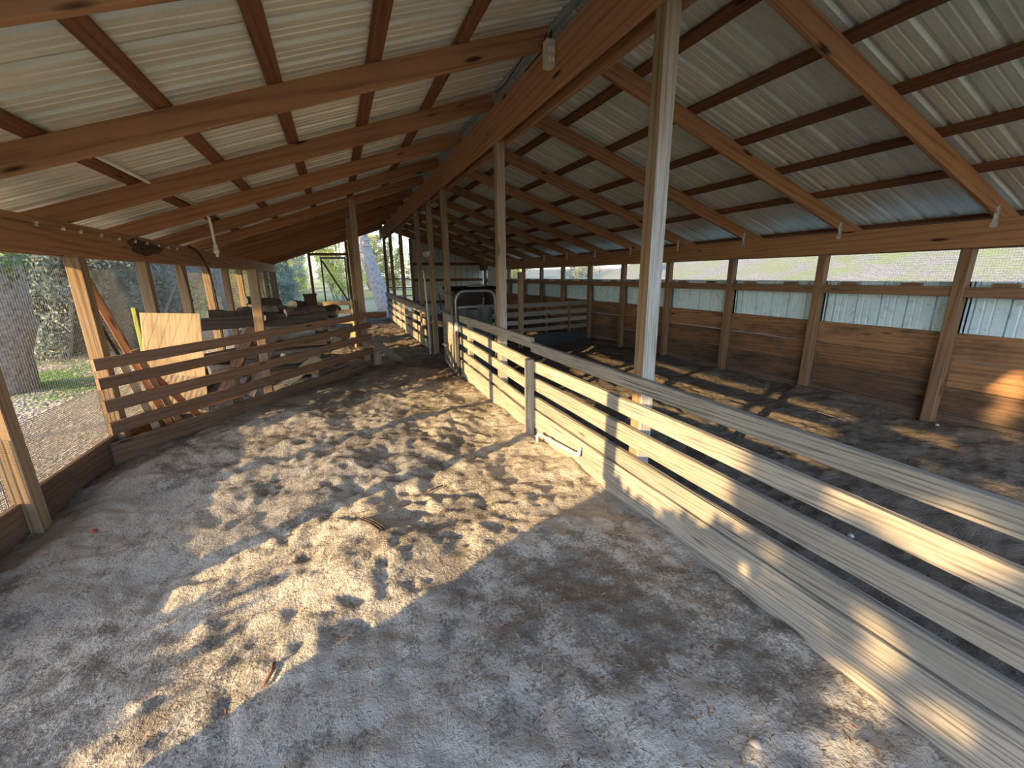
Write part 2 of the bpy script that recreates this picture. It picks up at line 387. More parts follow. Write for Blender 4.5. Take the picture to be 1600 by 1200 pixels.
tag(rc.obj('trim_1', 'ridgecap'), 'pale metal ridge flashing along the peak of the roof', 'flashing', kind='structure')

# rafters
raft_y = [1.96 + BAY * k for k in range(-2, 12)]
vis = [y for y in raft_y if y > 1.5]
for side in ('left', 'right'):
    for y in raft_y + [15.93]:
        if side == 'left':
            a = (XL - .40, y, zroof(XL) - SL * .40 - .073); bb = (1.615, y, zroof(1.615) - .073)
        else:
            a = (XR + .55, y, zroof(XR) - SL * .55 - .073); bb = (1.735, y, zroof(1.735) - .073)
        o = timber('rafter', a, bb, .038, .140, 'roofwood', bow=.002)
        if y > 15.8: lab = f'end rafter over the far gable on the {side} roof slope'
        elif y in vis: lab = f'{ORD[vis.index(y) + 1]} brown rafter from the camera on the {side} roof slope'
        else: lab = f'brown rafter on the {side} roof slope over or behind the camera, {"farther back" if y < 0 else "nearer"} of two'
        tag(o, lab, 'rafter', f'{side} slope rafters')
        if side == 'right' and y > 1.5 and y < 15.5:
            t = MB(); t.box(-.004, .0, -.016, .016, -.09, .085); t.box(-.006, -.003, -.024, .024, -.085, -.05)
            to = t.obj('metal_tie', 'tie', o); t = MB()
            t.tube([(-.012, .0, .07), (-.02, .006, .03), (-.014, -.004, -.02)], .006, 5); t.obj('hook', 'pvc', to); to['label'] = 'pale metal strap at the rafter foot'
            to.matrix_basis = o.matrix_basis.inverted() @ Matrix.Translation((XR - .002, y - .02, 1.875))
# purlins
SP = .578
for side in ('left', 'right'):
    lx = [-2.30] + [-1.37 + .5815 * k for k in range(5)]; rx = [5.62] + [4.73 - .583 * k for k in range(6)]
    for i, x in enumerate(lx if side == 'left' else rx):
        n = Vector((-SL if side == 'left' else SL, 0, 1)).normalized()
        zz = (2.03 + SL * (x - XL)) if side == 'left' else (2.03 - SL * (x - XR))
        p = Vector((x, 0, zz)) + n * .0195
        o = timber('purlin', (p.x, Y0, p.z), (p.x, Y1, p.z), .089, .038, 'purlin', up=n, bow=.0012)
        nm = 'purlin at the eave' if i == 0 else f'{ORD[i]} purlin up from the eave'
        tag(o, f'long thin brown {nm} on the {side} roof slope', 'purlin', f'{side} slope purlins')

# ------------------------------------------------------------------ headers, ridge beam
def beam(name, x, z0, z1, mat, lab, ya=Y0, yb=Y1 - .1):
    o = timber(name, (x, ya, (z0 + z1) / 2), (x, yb, (z0 + z1) / 2), .038, z1 - z0, mat, bow=.002)
    tag(o, lab, 'beam', 'long header beams'); return o
hl = beam('header_beam', XL + .019, 1.632, 1.862, 'header', 'inner header board on top of the left wall posts, water stained')
hlo = beam('header_beam', XL - .121, 1.632, 1.84, 'header', 'outer header board outside the left wall posts')
beam('header_beam', XR + .019, 1.628, 1.858, 'header', 'inner header board on top of the right wall posts')
beam('header_beam', XR + .148, 1.62, 1.84, 'header', 'outer header board outside the right wall posts')
beam('ridge_beam', 1.58, 2.70, 3.005, 'header', 'big ridge beam board on the left of the centre posts', Y0, 16.0)
beam('ridge_beam', 1.711, 2.695, 3.0, 'header', 'big ridge beam board on the right of the centre posts', Y0, 16.0)
# dark water stain, torn wood and electric fence clips on the left header
st = MB()
vsn = []
for k in range(26):
    a = k / 26 * 6.283; r = 1 + .16 * math.sin(3 * a + 1) + .07 * math.sin(7 * a)
    vsn.append((XL + .0405, 5.55 + .42 * r * math.cos(a), 1.765 + .072 * max(-1.2, min(1.25, r * math.sin(a)))))
st.add(vsn + [(XL + .041, 5.55, 1.765)], [(k, (k + 1) % 26, 26) for k in range(26)])
o = st.obj('water_stain', 'stain', hl); o.matrix_basis = hl.matrix_basis.inverted(); o['label'] = 'dark water stain on the beam'
clipY = [3.82, 4.12, 4.35, 4.66, 4.98, 5.31, 5.59, 5.91, 6.2, 6.5]
for y in clipY:
    t = MB(); t.box(-.001, .022, -.008, .008, -.01, .012); t.tube([(.02, 0, -.012), (.02, 0, .03)], .004, 6)
    t.box(.0, .03, -.004, .004, .012, .02)
    o = t.obj('wire_clip', 'pvc', hl); o.matrix_basis = hl.matrix_basis.inverted() @ Matrix.Translation((XL + .038, y, 1.805)) @ Matrix.Scale(.75, 4); o['label'] = 'small white wire clip nailed on the beam'
t = MB(); t.tube([(XL + .06, y, 1.812 - .006 * math.sin(i * 2.1)) for i, y in enumerate([3.5] + clipY + [6.9])], .002, 4)
o = t.obj('clip_wire', 'blackhose', hl); o.matrix_basis = hl.matrix_basis.inverted()

# ------------------------------------------------------------------ posts
def post(name, x0, y0, z0, z1, lab, group, mat='post', s=.089, lean=(0, 0)):
    o = timber(name, (x0 + s / 2, y0 + s / 2, z0), (x0 + s / 2 + lean[0], y0 + s / 2 + lean[1], z1), s, s, mat, up=(0, 1, 0), c=.005, bow=.002)
    return tag(o, lab, 'post', group)
LPOST = [.735, 1.95, 3.125, 4.33, 5.58, 6.77, 7.95, 9.16, 10.40, 11.62, 12.84, 14.05, 15.26, 15.98]
lv = [y for y in LPOST if y > 3]
for y in LPOST:
    lab = f'{ORD[lv.index(y) + 1]} wooden post of the left screened wall from the camera' if y in lv else \
        f'wooden post of the left wall standing level with or behind the camera, {"rear" if y < 1 else "front"} one'
    post('wall_post', -1.895, y, -.1, 1.84, lab, 'left wall posts', s=.098)
RPOST = [.85, 2.04, 3.28, 4.52, 5.78, 7.04, 8.26, 9.50, 10.72, 11.95, 13.15, 14.4, 15.6]
rv = [y for y in RPOST if y > 1.5]
for y in RPOST:
    lab = f'{ORD[rv.index(y) + 1]} wooden post of the right wall from the camera' if y in rv else 'wooden post of the right wall beside the camera'
    post('wall_post', 5.24, y, -.1, 1.84, lab, 'right wall posts', mat='wallpost')
CPOST = [(1.915, 'thick grey-faced centre post nearest the camera, rising through the board fence'), (4.29, 'second centre post from the camera, with weathered knots, behind the fence'),
         (6.73, 'centre post standing behind the tube gate'), (7.85, 'centre post behind the white leaning pipe'), (9.07, 'fifth centre post from the camera, by the far lane fence'),
         (11.54, 'third last dark centre post of the far lane'), (13.7, 'second last dark centre post of the far lane'), (15.43, 'farthest dark centre post under the end of the ridge beam')]
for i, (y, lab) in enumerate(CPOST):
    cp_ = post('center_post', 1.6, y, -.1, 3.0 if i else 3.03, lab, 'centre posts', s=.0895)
    if i < 2:                   # face toward the open end: weathered grey plus painted sky light, fading upward
        me = cp_.data; me.materials.append(M['bleached_skylit' if i == 0 else 'bleached_skylit_low']); rm = cp_.matrix_basis.to_3x3()
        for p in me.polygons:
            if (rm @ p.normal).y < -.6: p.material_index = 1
# roof props of the left pen
post('roof_post', .30, 7.3, -.1, zroof(.345) - .15, 'tall post at the end of the slat fence carrying a rafter', 'pen posts', s=.095)
post('roof_post', .30, 9.62, -.1, zroof(.345) - .15, 'tall dark post behind the slat fence end post', 'pen posts', s=.1)
post('pen_post', -.95, 5.62, -.1, 1.55, 'short grey post standing behind the middle of the slat fence', 'pen posts', s=.095, lean=(.03, 0))

# ------------------------------------------------------------------ left wall: base boards, wire mesh
bl = empty('baseboard_left'); tag(bl, 'low dark board along the foot of the left wall', 'baseboard', kind='structure')
for i in range(len(LPOST) - 1):
    a, c = LPOST[i] + .098, LPOST[i + 1]
    timber('base_plank', (-1.868, a - .002, .065), (-1.868, c + .002, .05), .036, .29, 'baseboard', parent=bl)
def mesh_panel(x, ya, yb, za, zb, pitch, r, bulge=0.0):
    nv = int((yb - ya) / pitch); nh = int((zb - za) / pitch)
    t = MB()
    def w(p, q):
        p, q = Vector(p), Vector(q); d = (q - p).normalized(); u = Vector((1, 0, 0)); v = d.cross(u)
        ring = [u * r, v * r, -u * r, -v * r]
        t.add([p + k for k in ring] + [q + k for k in ring], [(0, 1, 5, 4), (1, 2, 6, 5), (2, 3, 7, 6), (3, 0, 4, 7)])
    bx = lambda y, z: x - bulge * math.sin(math.pi * (y - ya) / (yb - ya)) * math.sin(math.pi * (z - za) / (zb - za))
    K = 1 if not bulge else 4
    for i in range(nv + 1):
        y = ya + (yb - ya) * i / nv
        for k in range(K):
            z_, z2 = za + (zb - za) * k / K, za + (zb - za) * (k + 1) / K; w((bx(y, z_), y, z_), (bx(y, z2), y, z2))
    for i in range(nh + 1):
        z = za + (zb - za) * i / nh
        for k in range(K):
            y_, y2 = ya + (yb - ya) * k / K, ya + (yb - ya) * (k + 1) / K; w((bx(y_, z), y_, z), (bx(y2, z), y2, z))
    return t
for i in range(1, len(LPOST) - 1):
    a, c = LPOST[i] - .0, LPOST[i + 1] + .0
    o = mesh_panel(-1.900, a, c, .14, 1.66, .0254, .0007).obj('wire_mesh', 'wire')
    k = i - 1
    where = 'left edge of the left wall, beside the camera' if k == 0 else f'{ORD[k]} full bay of the left wall from the camera'
    tag(o, f'square wire mesh screen over the {where}', 'wire mesh', 'left wall mesh screens')
    if i in (2, 1, 3):
        o2 = mesh_panel(-1.904, a + .002, c - .002, .12, .60, .0127, .0018, .02).obj('mesh_strip', 'wire', o)
        o2['label'] = 'second finer strip of mesh along the bottom'

# ------------------------------------------------------------------ right wall
wr = empty('wall_right'); tag(wr, 'right barn wall of stained planks under a strip of pale metal', 'wall', kind='structure')
wprof = []
for k in range(5):
    a = k * .2286; wprof += [(a, 0), (a + .012, 0), (a + .017, .03), (a + .024, .03), (a + .029, 0), (a + .11, 0), (a + .115, .004), (a + .124, .004), (a + .129, 0), (a + .172, 0), (a + .177, .004), (a + .186, .004), (a + .191, 0)]
def cladding(x, ya, yb, za, zb, sgn, parent, mat, rag=.012):
    """ribbed sheet standing upright; lower edge is ragged with rust and dirt"""
    pr = []; y = ya
    while y < yb:
        for a, h in wprof[:13]:
            if y + a < yb: pr.append((y + a, h))
        y += .2286
    pr.append((yb, 0))
    vs = []; n = len(pr); zs = [za, za + .03, (za + zb) / 2, zb]
    for k, z in enumerate(zs):
        for a, h in pr: vs.append((x + sgn * h, a, z + (R(0, rag) if k == 0 else 0)))
    fs = [(k * n + j, k * n + j + 1, (k + 1) * n + j + 1, (k + 1) * n + j) for k in range(3) for j in range(n - 1)]
    return MB().add(vs, fs).obj('metal_cladding', mat, parent)
for i in range(len(RPOST) - 1):
    a, c = RPOST[i], RPOST[i + 1]
    for k, (z0, z1) in enumerate(((-.15, .085), (.09, .35), (.355, .61), (.615, .865))):
        timber('wall_plank', (5.352, a - .01, (z0 + z1) / 2), (5.352, c + .095, (z0 + z1) / 2), .036, z1 - z0, ('baseboard', 'lowplank', 'wallplank', 'wallplank')[k], parent=wr, bow=.0015)
    o = timber('wall_rail', (5.27, a + .087, 1.245), (5.27, c + .002, 1.243), .040, .092, 'wallpost', parent=wr)
    cladding(5.376, a - .02, c + .11, .82, 1.335, 1, wr, 'whitemetal')
    for f in (.22, .72):
        y = a + .09 + f * (c - a - .1)
        timber('batten', (5.315, y, 1.303), (5.315, y + .16, 1.303), .045, .04, 'wallpost', parent=wr)
rmesh = [y for y in RPOST if y > 1.5]
for i in range(len(RPOST) - 1):
    a, c = RPOST[i] + .09, RPOST[i + 1]
    o = mesh_panel(5.345, a, c, 1.30, 1.64, .02, .0007).obj('wire_mesh', 'wire')
    tag(o, ('wire mesh strip in the open gap at the near end of the right wall' if i == 0 else f'wire mesh strip over the {ORD[i]} full gap of the right wall from the camera'), 'wire mesh', 'right wall mesh strips')

# ------------------------------------------------------------------ far gable, right half closed with metal
we = empty('wall_far'); tag(we, 'far end wall of ribbed metal closing the right half of the barn', 'wall', kind='structure')
xs_ = 2.62; pr = []
while xs_ < 5.34:
    for a, h in wprof[:13]:
        if xs_ + a < 5.36: pr.append((xs_ + a, h))
    xs_ += .2286
vs = [(x, 16.08 + h, -.1) for x, h in pr] + [(x, 16.08 + h, zroof(x) + .03) for x, h in pr]; n = len(pr)
MB().add(vs, [(j, j + 1, n + j + 1, n + j) for j in range(n - 1)]).obj('metal_cladding', 'endmetal', we)
for z in (1.88, 1.30, .5): timber('girt', (2.62, 16.04, z), (5.3, 16.04, z), .038, .1, 'purlin', parent=we)
post('gable_post', 2.56, 15.99, -.1, zroof(2.6) - .14, 'dark post at the edge of the metal end wall', 'far gable posts', mat='roofwood')
# left half of the far gable: post, lintel, screen door frame with a brace
post('gable_post', -.80, 15.98, -.1, zroof(-.75) - .14, 'dark post left of the far screen door', 'far gable posts', mat='roofwood')
o = timber('door_lintel', (-.72, 16.03, 2.21), (.46, 16.03, 2.21), .04, .09, 'roofwood'); tag(o, 'dark lintel over the far screen door', 'lintel')
dr = empty('screen_door', (.40, 16.05, 0)); tag(dr, 'thin framed screen door with a slanting brace in the far gable', 'door')
for A, B in (((-.40, 16.05, .0), (-.40, 16.05, 2.12)), ((.36, 16.05, 0), (.36, 16.05, 2.12))): timber('stile', A, B, .05, .05, 'greywood', up=(0, 1, 0), parent=dr)
for z in (.06, 2.09): timber('cross_rail', (-.38, 16.05, z), (.34, 16.05, z), .03, .06, 'greywood', parent=dr)
timber('brace', (-.37, 16.03, 2.0), (.34, 16.03, .62), .03, .06, 'greywood', parent=dr)
post('gable_post', .40, 15.98, -.1, zroof(.44) - .14, 'dark post right of the far screen door', 'far gable posts', mat='roofwood')
o = timber('sill_board', (.52, 16.0, .11), (1.58, 16.0, .11), .04, .24, 'redplank'); tag(o, 'red-brown board across the foot of the far opening', 'board')

# ------------------------------------------------------------------ aisle fence (near panel, far panel)
fn = empty('board_fence', (1.579, 3.36, 0)); tag(fn, 'weathered board fence nearest the camera, five rails running past the big centre post', 'fence', 'board fences along the aisle')
for k, (z0, z1, dx) in enumerate(((.765, .852, 0), (.59, .688, 0), (.415, .527, 0), (.252, .355, 0), (.068, .236, -.003))):
    timber('rail', (1.579 + dx, Y0, (z0 + z1) / 2), (1.579 + dx, 3.395, (z0 + z1) / 2 + .012), .038, z1 - z0, 'fence', parent=fn, bow=.003)
timber('ground_board', (1.60, Y0, -.005), (1.60, 3.40, .0), .036, .14, 'fence', parent=fn)
timber('fence_post', (1.535, 3.375, -.1), (1.535, 3.375, .715), .06, .085, 'fence', up=(0, 1, 0), parent=fn)
ff = empty('board_fence', (1.579, 5.8, 0)); tag(ff, 'board fence beyond the short post, running to the tube gate', 'fence', 'board fences along the aisle')
for (a0, a1, b0, b1) in ((.805, .905, .815, .905), (.585, .705, .67, .77), (.395, .49, .49, .60), (.20, .285, .29, .41), (-.05, .165, .05, .255)):
    timber('rail', (1.581, 3.40, (a0 + a1) / 2), (1.581, 5.84, (b0 + b1) / 2), .036, (a1 - a0 + b1 - b0) / 2, 'fence', parent=ff, bow=.002)
timber('fence_post', (1.632, 5.55, -.1), (1.632, 5.55, .85), .07, .07, 'fence', up=(0, 1, 0), parent=ff)
timber('ground_board', (1.592, 3.42, -.03), (1.592, 5.8, .02), .03, .12, 'fence', parent=ff)
# the top rail of the near panel runs on over the post: one spliced rail
# far lane fence beyond the gate
fl = empty('board_fence', (1.58, 9.0, 0)); tag(fl, 'sunlit slat fence along the far lane, under the dark centre posts', 'fence', 'board fences along the aisle')
for (z0, z1) in ((.76, .88), (.55, .66), (.34, .46), (.10, .26)):
    timber('rail', (1.575, 8.3, (z0 + z1) / 2 - .05), (1.575, 15.5, (z0 + z1) / 2), .034, z1 - z0, 'fence', parent=fl)
timber('cap_board', (1.60, 8.5, .855), (1.60, 15.5, .905), .12, .03, 'greywood', parent=fl)
for y in (8.4, 10.3, 12.6, 14.6): timber('fence_post', (1.63, y, -.1), (1.63, y, .83), .06, .06, 'fence', up=(0, 1, 0), parent=fl)

# little stand pipe at the foot of the near fence
sp = empty('water_pipe', (1.50, 3.13, 0)); tag(sp, 'short white pipe with elbow along the foot of the board fence', 'pipe')
t = MB(); t.tube([(0.0, 0, -.06), (0, 0, .06), (.002, -.012, .083), (.006, -.05, .095), (.02, -.32, .118), (.025, -.66, .15)], .013, 10)
t.obj('pipe_run', 'pvc', sp, True)
for y, z in ((-.05, .095), (-.2, .109), (-.62, .147)):
    t = MB(); t.tube([(.012 + .01 * abs(y), y + .025, z - .002), (.012 + .01 * abs(y), y - .025, z + .002)], .018, 10); t.obj('coupling', 'pvc', sp, True)
t = MB(); t.tube([(.03, -.655, .15), (.03, -.655, .19), (.045, -.655, .2)], .011, 8); t.obj('riser', 'greytape', sp, True)

# ------------------------------------------------------------------ gates
tg = empty('tube_gate', (1.53, 5.86, 0)); tag(tg, 'round cornered metal tube gate with a dark sheet, at the end of the board fence', 'gate')
zt = 1.235; x0, x1 = 1.533, 2.125
arc = lambda cx, cz, a0, a1, r=.13: [(cx + r * math.cos(math.radians(a)), 5.86, cz + r * math.sin(math.radians(a))) for a in range(a0, a1 + (1 if a1 > a0 else -1), 15 if a1 > a0 else -15)]
pts = [(x0 - .0, 5.86, -.02), (x0, 5.86, zt - .13)] + arc(x0 + .13, zt - .13, 180, 90) + arc(x1 - .13, zt - .13, 90, 0) + [(x1, 5.86, .05)]
t = MB(); t.tube([Vector(p) - tg.location for p in pts], .024, 12); t.obj('tube_frame', 'galv', tg, True)
t = MB(); t.tube([Vector((x0 + .02, 5.86, 1.01)) - tg.location, Vector((x1 - .02, 5.86, 1.02)) - tg.location], .02, 10); t.obj('cross_bar', 'galv', tg, True)
vs = []; nn = 22
for j in range(14):
    for i in range(nn):
        u = i / (nn - 1); v = j / 13; vs.append((.03 + u * .53, .03 + .012 * math.sin(u * 19 + 2 * math.sin(v * 4)) + .01 * math.sin(v * 9 + u * 5), 1.0 - .03 * math.sin(u * 3.1) * (1 - v) - v * .97))
MB().add(vs, [(j * nn + i, j * nn + i + 1, (j + 1) * nn + i + 1, (j + 1) * nn + i) for j in range(13) for i in range(nn - 1)]).obj('gate_sheet', 'tarp', tg, True)['label'] = 'dark rubbery sheet hung on the lower half'
t = MB(); t.tube([(0, -.001, .68), (0, -.001, .80)], .028, 12); t.obj('tape_wrap', 'greytape', tg, True)['label'] = 'pale tape wrapped round the upright'

pg = empty('plywood_gate', (1.52, 5.95, 0)); tag(pg, 'plywood gate standing open along the aisle beside the tube gate', 'gate')
timber('gate_panel', (1.535, 6.0, .45), (1.60, 7.0, .45), .016, .86, 'fence', parent=pg, bow=0)
t = MB()
for q in ([(1.50, 5.97, .02), (1.50, 5.97, 1.17), (1.545, 6.98, 1.19), (1.57, 6.98, .9)], [(1.505, 5.97, .885), (1.565, 7.0, .885)]):
    t.tube([Vector(p) - pg.location for p in q], .014, 8)
t.obj('tube_frame', 'galv', pg, True)
t = MB()
for y in (6.62, 6.75): t.tube([Vector((1.51, y, .36)) - pg.location, Vector((1.545, y, .36)) - pg.location], .018, 8)
t.obj('bolt_head', 'greytape', pg, True)

t = MB(); t.tube([(1.49, 7.72, -.03), (1.487, 7.73, .7), (1.475, 7.76, 1.4), (1.462, 7.79, 1.55)], .0165, 10)
tag(t.obj('pipe_pole', 'pvc', None, True), 'long white plastic pipe leaning on a centre post', 'pipe')
ga = empty('tube_gate', (1.7, 16.3, 0)); tag(ga, 'round cornered tube gate closing the bright far opening', 'gate')
t = MB(); P_ = lambda x, z: (x, 0, z)
t.tube([P_(.02, 0)] + [P_(.02, 1.2), P_(.05, 1.3), P_(.15, 1.36), P_(.8, 1.36), P_(.93, 1.3), P_(.97, 1.2), P_(.97, 0)], .022, 8)
t.obj('tube_frame', 'darktube', ga, True)
t = MB()
for z in (1.05, .75, .45, .15): t.tube([P_(.02, z), P_(.97, z)], .017, 8)
t.obj('cross_bar', 'darktube', ga, True)

# ------------------------------------------------------------------ cross fence of the right pen
cf = empty('board_fence', (3.43, 8.05, 0)); tag(cf, 'low board fence crossing the right pen from the wall to a tall square post', 'fence')
for (z0, z1) in ((.78, .87), (.60, .70), (.44, .53), (.27, .36)):
    timber('rail', (2.5, 7.93, (z0 + z1) / 2), (5.23, 8.33, (z0 + z1) / 2), .036, z1 - z0, 'greywood', parent=cf)
timber('fence_post', (3.46, 8.02, -.1), (3.46, 8.02, 1.50), .09, .09, 'post', up=(0, 1, 0), parent=cf)
timber('fence_post', (2.56, 7.98, -.1), (2.56, 7.98, .9), .08, .08, 'post', up=(0, 1, 0), parent=cf)
for x in (4.15, 4.72): timber('batten', (x, 8.22, .2), (x, 8.22, .84), .03, .09, 'penrail', up=(0, 1, 0), parent=cf)
vs = []
for j in range(5):
    for i in range(30):
        u = i / 29; v = j / 4; vs.append((3.55 + 1.66 * u, 7.98 + .27 * u + .015 * math.sin(u * 21 + v * 3), -.06 + v * (.26 + .04 * math.sin(u * 5))))
o = MB().add(vs, [(j * 30 + i, j * 30 + i + 1, (j + 1) * 30 + i + 1, (j + 1) * 30 + i) for j in range(4) for i in range(29)]).obj('ground_sheet', 'tarp', None, True)
tag(o, 'strip of black sheeting along the foot of the right pen cross fence', 'sheet')

# dark shelter box with sack, pale leaning sheets behind the gate
bx = empty('shelter_box', (2.95, 9.9, 0)); tag(bx, 'dark open fronted box shelter behind the tube gate', 'box')
for nm, d in (('side_panel', (-.52, -.49, -.4, .4, -.05, 1.12)), ('side_panel', (.49, .52, -.4, .4, -.05, 1.12)), ('back_panel', (-.5, .5, .37, .4, -.05, 1.12)), ('shelf', (-.5, .5, -.38, .38, .42, .45))):
    MB().box(*d).obj(nm, 'darkboard', bx)
MB().box(-.56, .56, -.45, .45, 1.12, 1.2).obj('lid', 'blackbox', bx)['label'] = 'flat black lid'
t = MB(); t.tube([(-.05 + .5 * math.cos(a) * .55, -.36, 1.05 - .62 * math.sin(a)) for a in [i * .16 for i in range(1, 12)]], .02, 8)
t.obj('curved_brace', 'greywood', bx, True)
vs = []
for i in range(9):
    for j in range(7):
        u, v = i / 8, j / 6; hgt = .06 * (math.sin(math.pi * u) ** .5) * (math.sin(math.pi * v) ** .5) + .005 * math.sin(u * 17 + v * 9)
        vs.append((-.22 + .42 * u, -.2 + .36 * v, hgt))
top = MB().add(vs, [(i * 7 + j, i * 7 + j + 1, (i + 1) * 7 + j + 1, (i + 1) * 7 + j) for i in range(8) for j in range(6)])
top.add([(-.22, -.2, -.001), (.2, -.2, -.001), (.2, .16, -.001), (-.22, .16, -.001)], [(0, 1, 2, 3)])
o = top.obj('feed_sack', 'sack', None, True); o.location = (3.05, 9.68, 1.202); tag(o, 'pale folded sack lying on the black box lid', 'sack')
o = timber('leaning_sheet', (3.82, 10.5, .0), (3.94, 10.92, 1.66), .42, .012, 'sack', up=(.3, -1, 0), bow=0); tag(o, 'pale sheet leaning beside the dark box shelter', 'sheet')
o = timber('leaning_sheet', (2.75, 15.6, 1.08), (4.05, 15.9, 1.2), .012, .3, 'whitemetal', bow=.004)
tag(o, 'pale bluish sheet standing against the far metal wall', 'sheet')
o.location.z = .0; o.location.z = .15

# ------------------------------------------------------------------ slat fence of the left pen
A = Vector((-1.83, 4.2, 0)); B = Vector((.40, 7.32, 0)); D = (B - A).normalized(); NRM = Vector((-D.y, D.x, 0))
pf = empty('slat_fence', A, 0); tag(pf, 'low dark slat fence slanting across the left pen in front of the wood heap', 'fence')
for (a0, a1, b0, b1) in ((.765, .852, .785, .885), (.605, .695, .625, .715), (.415, .51, .425, .53), (.235, .33, .20, .31)):
    timber('rail', A + Vector((0, 0, (a0 + a1) / 2)), B + D * .08 + Vector((0, 0, (b0 + b1) / 2)), .036, (a1 - a0 + b1 - b0) / 2, 'penrail', parent=pf, bow=.004)
timber('ground_board', A - D * .05 + Vector((.02, -.02, .075)) , B + Vector((0, 0, .0)), .038, .19, 'baseboard', parent=pf)
q = A + D * 1.25 + NRM * .05; timber('fence_post', q + Vector((0, 0, -.1)), q + Vector((0, 0, .52)), .06, .085, 'penrail', up=NRM, parent=pf)
q = B + D * .02 - NRM * .0 + Vector((.10, .0, 0)); timber('fence_post', q + Vector((0, 0, -.1)), q + Vector((0, 0, .24)), .09, .09, 'greywood', up=NRM, parent=pf)
# pen boards further back, sunlit
pb = empty('pen_gate', (.1, 9.6, 0)); tag(pb, 'sunlit pale board gate behind the wood heap', 'gate')
for z0, z1 in ((.88, .97), (.70, .80), (.50, .62), (.2, .32)): timber('rail', (-.55, 9.5, (z0 + z1) / 2), (.30, 9.6, (z0 + z1) / 2), .03, z1 - z0, 'palepine', parent=pb)
timber('stile', (.25, 9.55, -.02), (.25, 9.55, 1.0), .035, .13, 'palepine', up=(0, 1, 0), parent=pb)
timber('stile', (-.52, 9.48, -.02), (-.52, 9.48, 1.0), .035, .09, 'palepine', up=(0, 1, 0), parent=pb)
o = timber('ramp_board', (.50, 7.44, .36), (.92, 7.42, .0), .028, .14, 'greywood', up=(.3, -.5, 1)); tag(o, 'grey board sloping to the ground from the end of the slat fence', 'board')

# ------------------------------------------------------------------ things leaning in the near corner of the left pen
o = timber('plywood_sheet', (-1.60, 5.00, .13), (-1.54, 5.12, 1.13), .47, .018, 'palepine', up=(.12, -1, .1), bow=0)
tag(o, 'pale wood sheet standing upright behind the slat fence', 'sheet')
o = timber('leaning_plank', (-1.80, 5.06, .0), (-1.835, 5.18, 1.19), .035, .05, 'greenwood', up=(0, 1, 0)); tag(o, 'thin green-yellow stick behind the left edge of the pale sheet', 'plank')
o = timber('leaning_plank', (-1.60, 4.76, .01), (-1.86, 4.50, 1.46), .03, .06, 'redplank', up=(1, .3, 0)); tag(o, 'red-brown plank leaning against the second left wall post', 'plank')
t = MB(); t.tube([(-1.70, 4.78, .0), (-1.80, 4.70, .6), (-1.87, 4.62, .98), (-1.895, 4.56, 1.2), (-1.895, 4.50, 1.33)], .018, 10)
tag(t.obj('pole', 'blackhose', None, True), 'black pole leaning on the left wall above the slat fence', 'pole')
for i, (a, c, mt, lab) in enumerate((((-1.52, 4.78, .01), (-1.70, 4.60, .86), 'brownscrap', 'short brown plank leaning beside the black pole'),
                                     ((-1.66, 4.62, .02), (-1.77, 4.50, .78), 'palepine', 'pale lath leaning behind the slat fence corner'),
                                     ((-1.38, 4.95, .02), (-1.66, 4.72, .62), 'redplank', 'reddish lath leaning low by the pale sheet'))):
    tag(timber('leaning_plank', a, c, .022, .06, mt, up=(1, .4, 0)), lab, 'plank')
o = timber('loose_board', (-1.58, 4.86, .19), (-1.12, 5.28, .20), .14, .02, 'redplank'); tag(o, 'orange-brown board lying at the foot of the pale sheet', 'board')
for i, (x, y, s) in enumerate(((-1.62, 4.56, .03), (-1.50, 4.72, .025), (-1.32, 4.96, .028))):
    t = MB(); vs = []; 
    for a in range(7):
        for bq in range(5):
            th = a / 7 * 6.283; ph = (bq / 4 - .5) * 3.0; r = s * (1 + .3 * math.sin(a * 2.3 + bq + i)); vs.append((r * math.cos(th) * math.cos(ph), r * 1.4 * math.sin(th) * math.cos(ph), r * .8 * math.sin(ph)))
    t.add(vs, [(a * 5 + bq, ((a + 1) % 7) * 5 + bq, ((a + 1) % 7) * 5 + bq + 1, a * 5 + bq + 1) for a in range(7) for bq in range(4)])
    o = t.obj('litter_scrap', ['whitebit', 'whitebit', 'stone'][i], None, True); o.location = (x, y, gz(x, y) + s * .7 + .1 * (i < 0))
    tag(o, ['white scrap lying behind the corner of the slat fence', 'white scrap under the second slat by the red laths', 'pale lump at the foot of the pale sheet'][i], 'scrap')

# ------------------------------------------------------------------ heap of scrap lumber and firewood
rs = random.Random(12)
def behind(p, q, m):            # push a board back until both ends lie behind the slat fence
    short = max(0, m - min((Vector(p) - A).dot(NRM), (Vector(q) - A).dot(NRM)))
    return Vector(p) + NRM * short, Vector(q) + NRM * short
layers = 8; zl = .02
mats = ['brownscrap', 'greywood', 'darkboard', 'brownscrap', 'greywood', 'penrail']
for l in range(layers):
    for k in range(3):
        cx = -.80 + rs.uniform(-.16, .16) + .02 * l; cy = 6.85 + (k - 1) * .30 + rs.uniform(-.05, .05); ang = rs.uniform(-.2, .2)
        ln = rs.uniform(.9, 1.35); h = rs.choice([.038, .06, .085]); w = rs.uniform(.09, .17); tilt = rs.uniform(-.03, .03)
        d = Vector((math.cos(ang), math.sin(ang), tilt)) * ln / 2; c0 = Vector((cx, cy, zl + h / 2 + .01))
        p_, q_ = behind(c0 - d, c0 + d, w / 2 + .05)
        o = timber('scrap_plank', p_, q_, w, h, rs.choice(mats), bow=.008)
        tag(o, f'weathered scrap plank in layer {["one, at the bottom", "two", "three", "four", "five", "six", "seven", "eight, at the top"][l]} of the wood heap', 'plank', f'scrap planks of heap layer {l + 1}')
    zl += .098
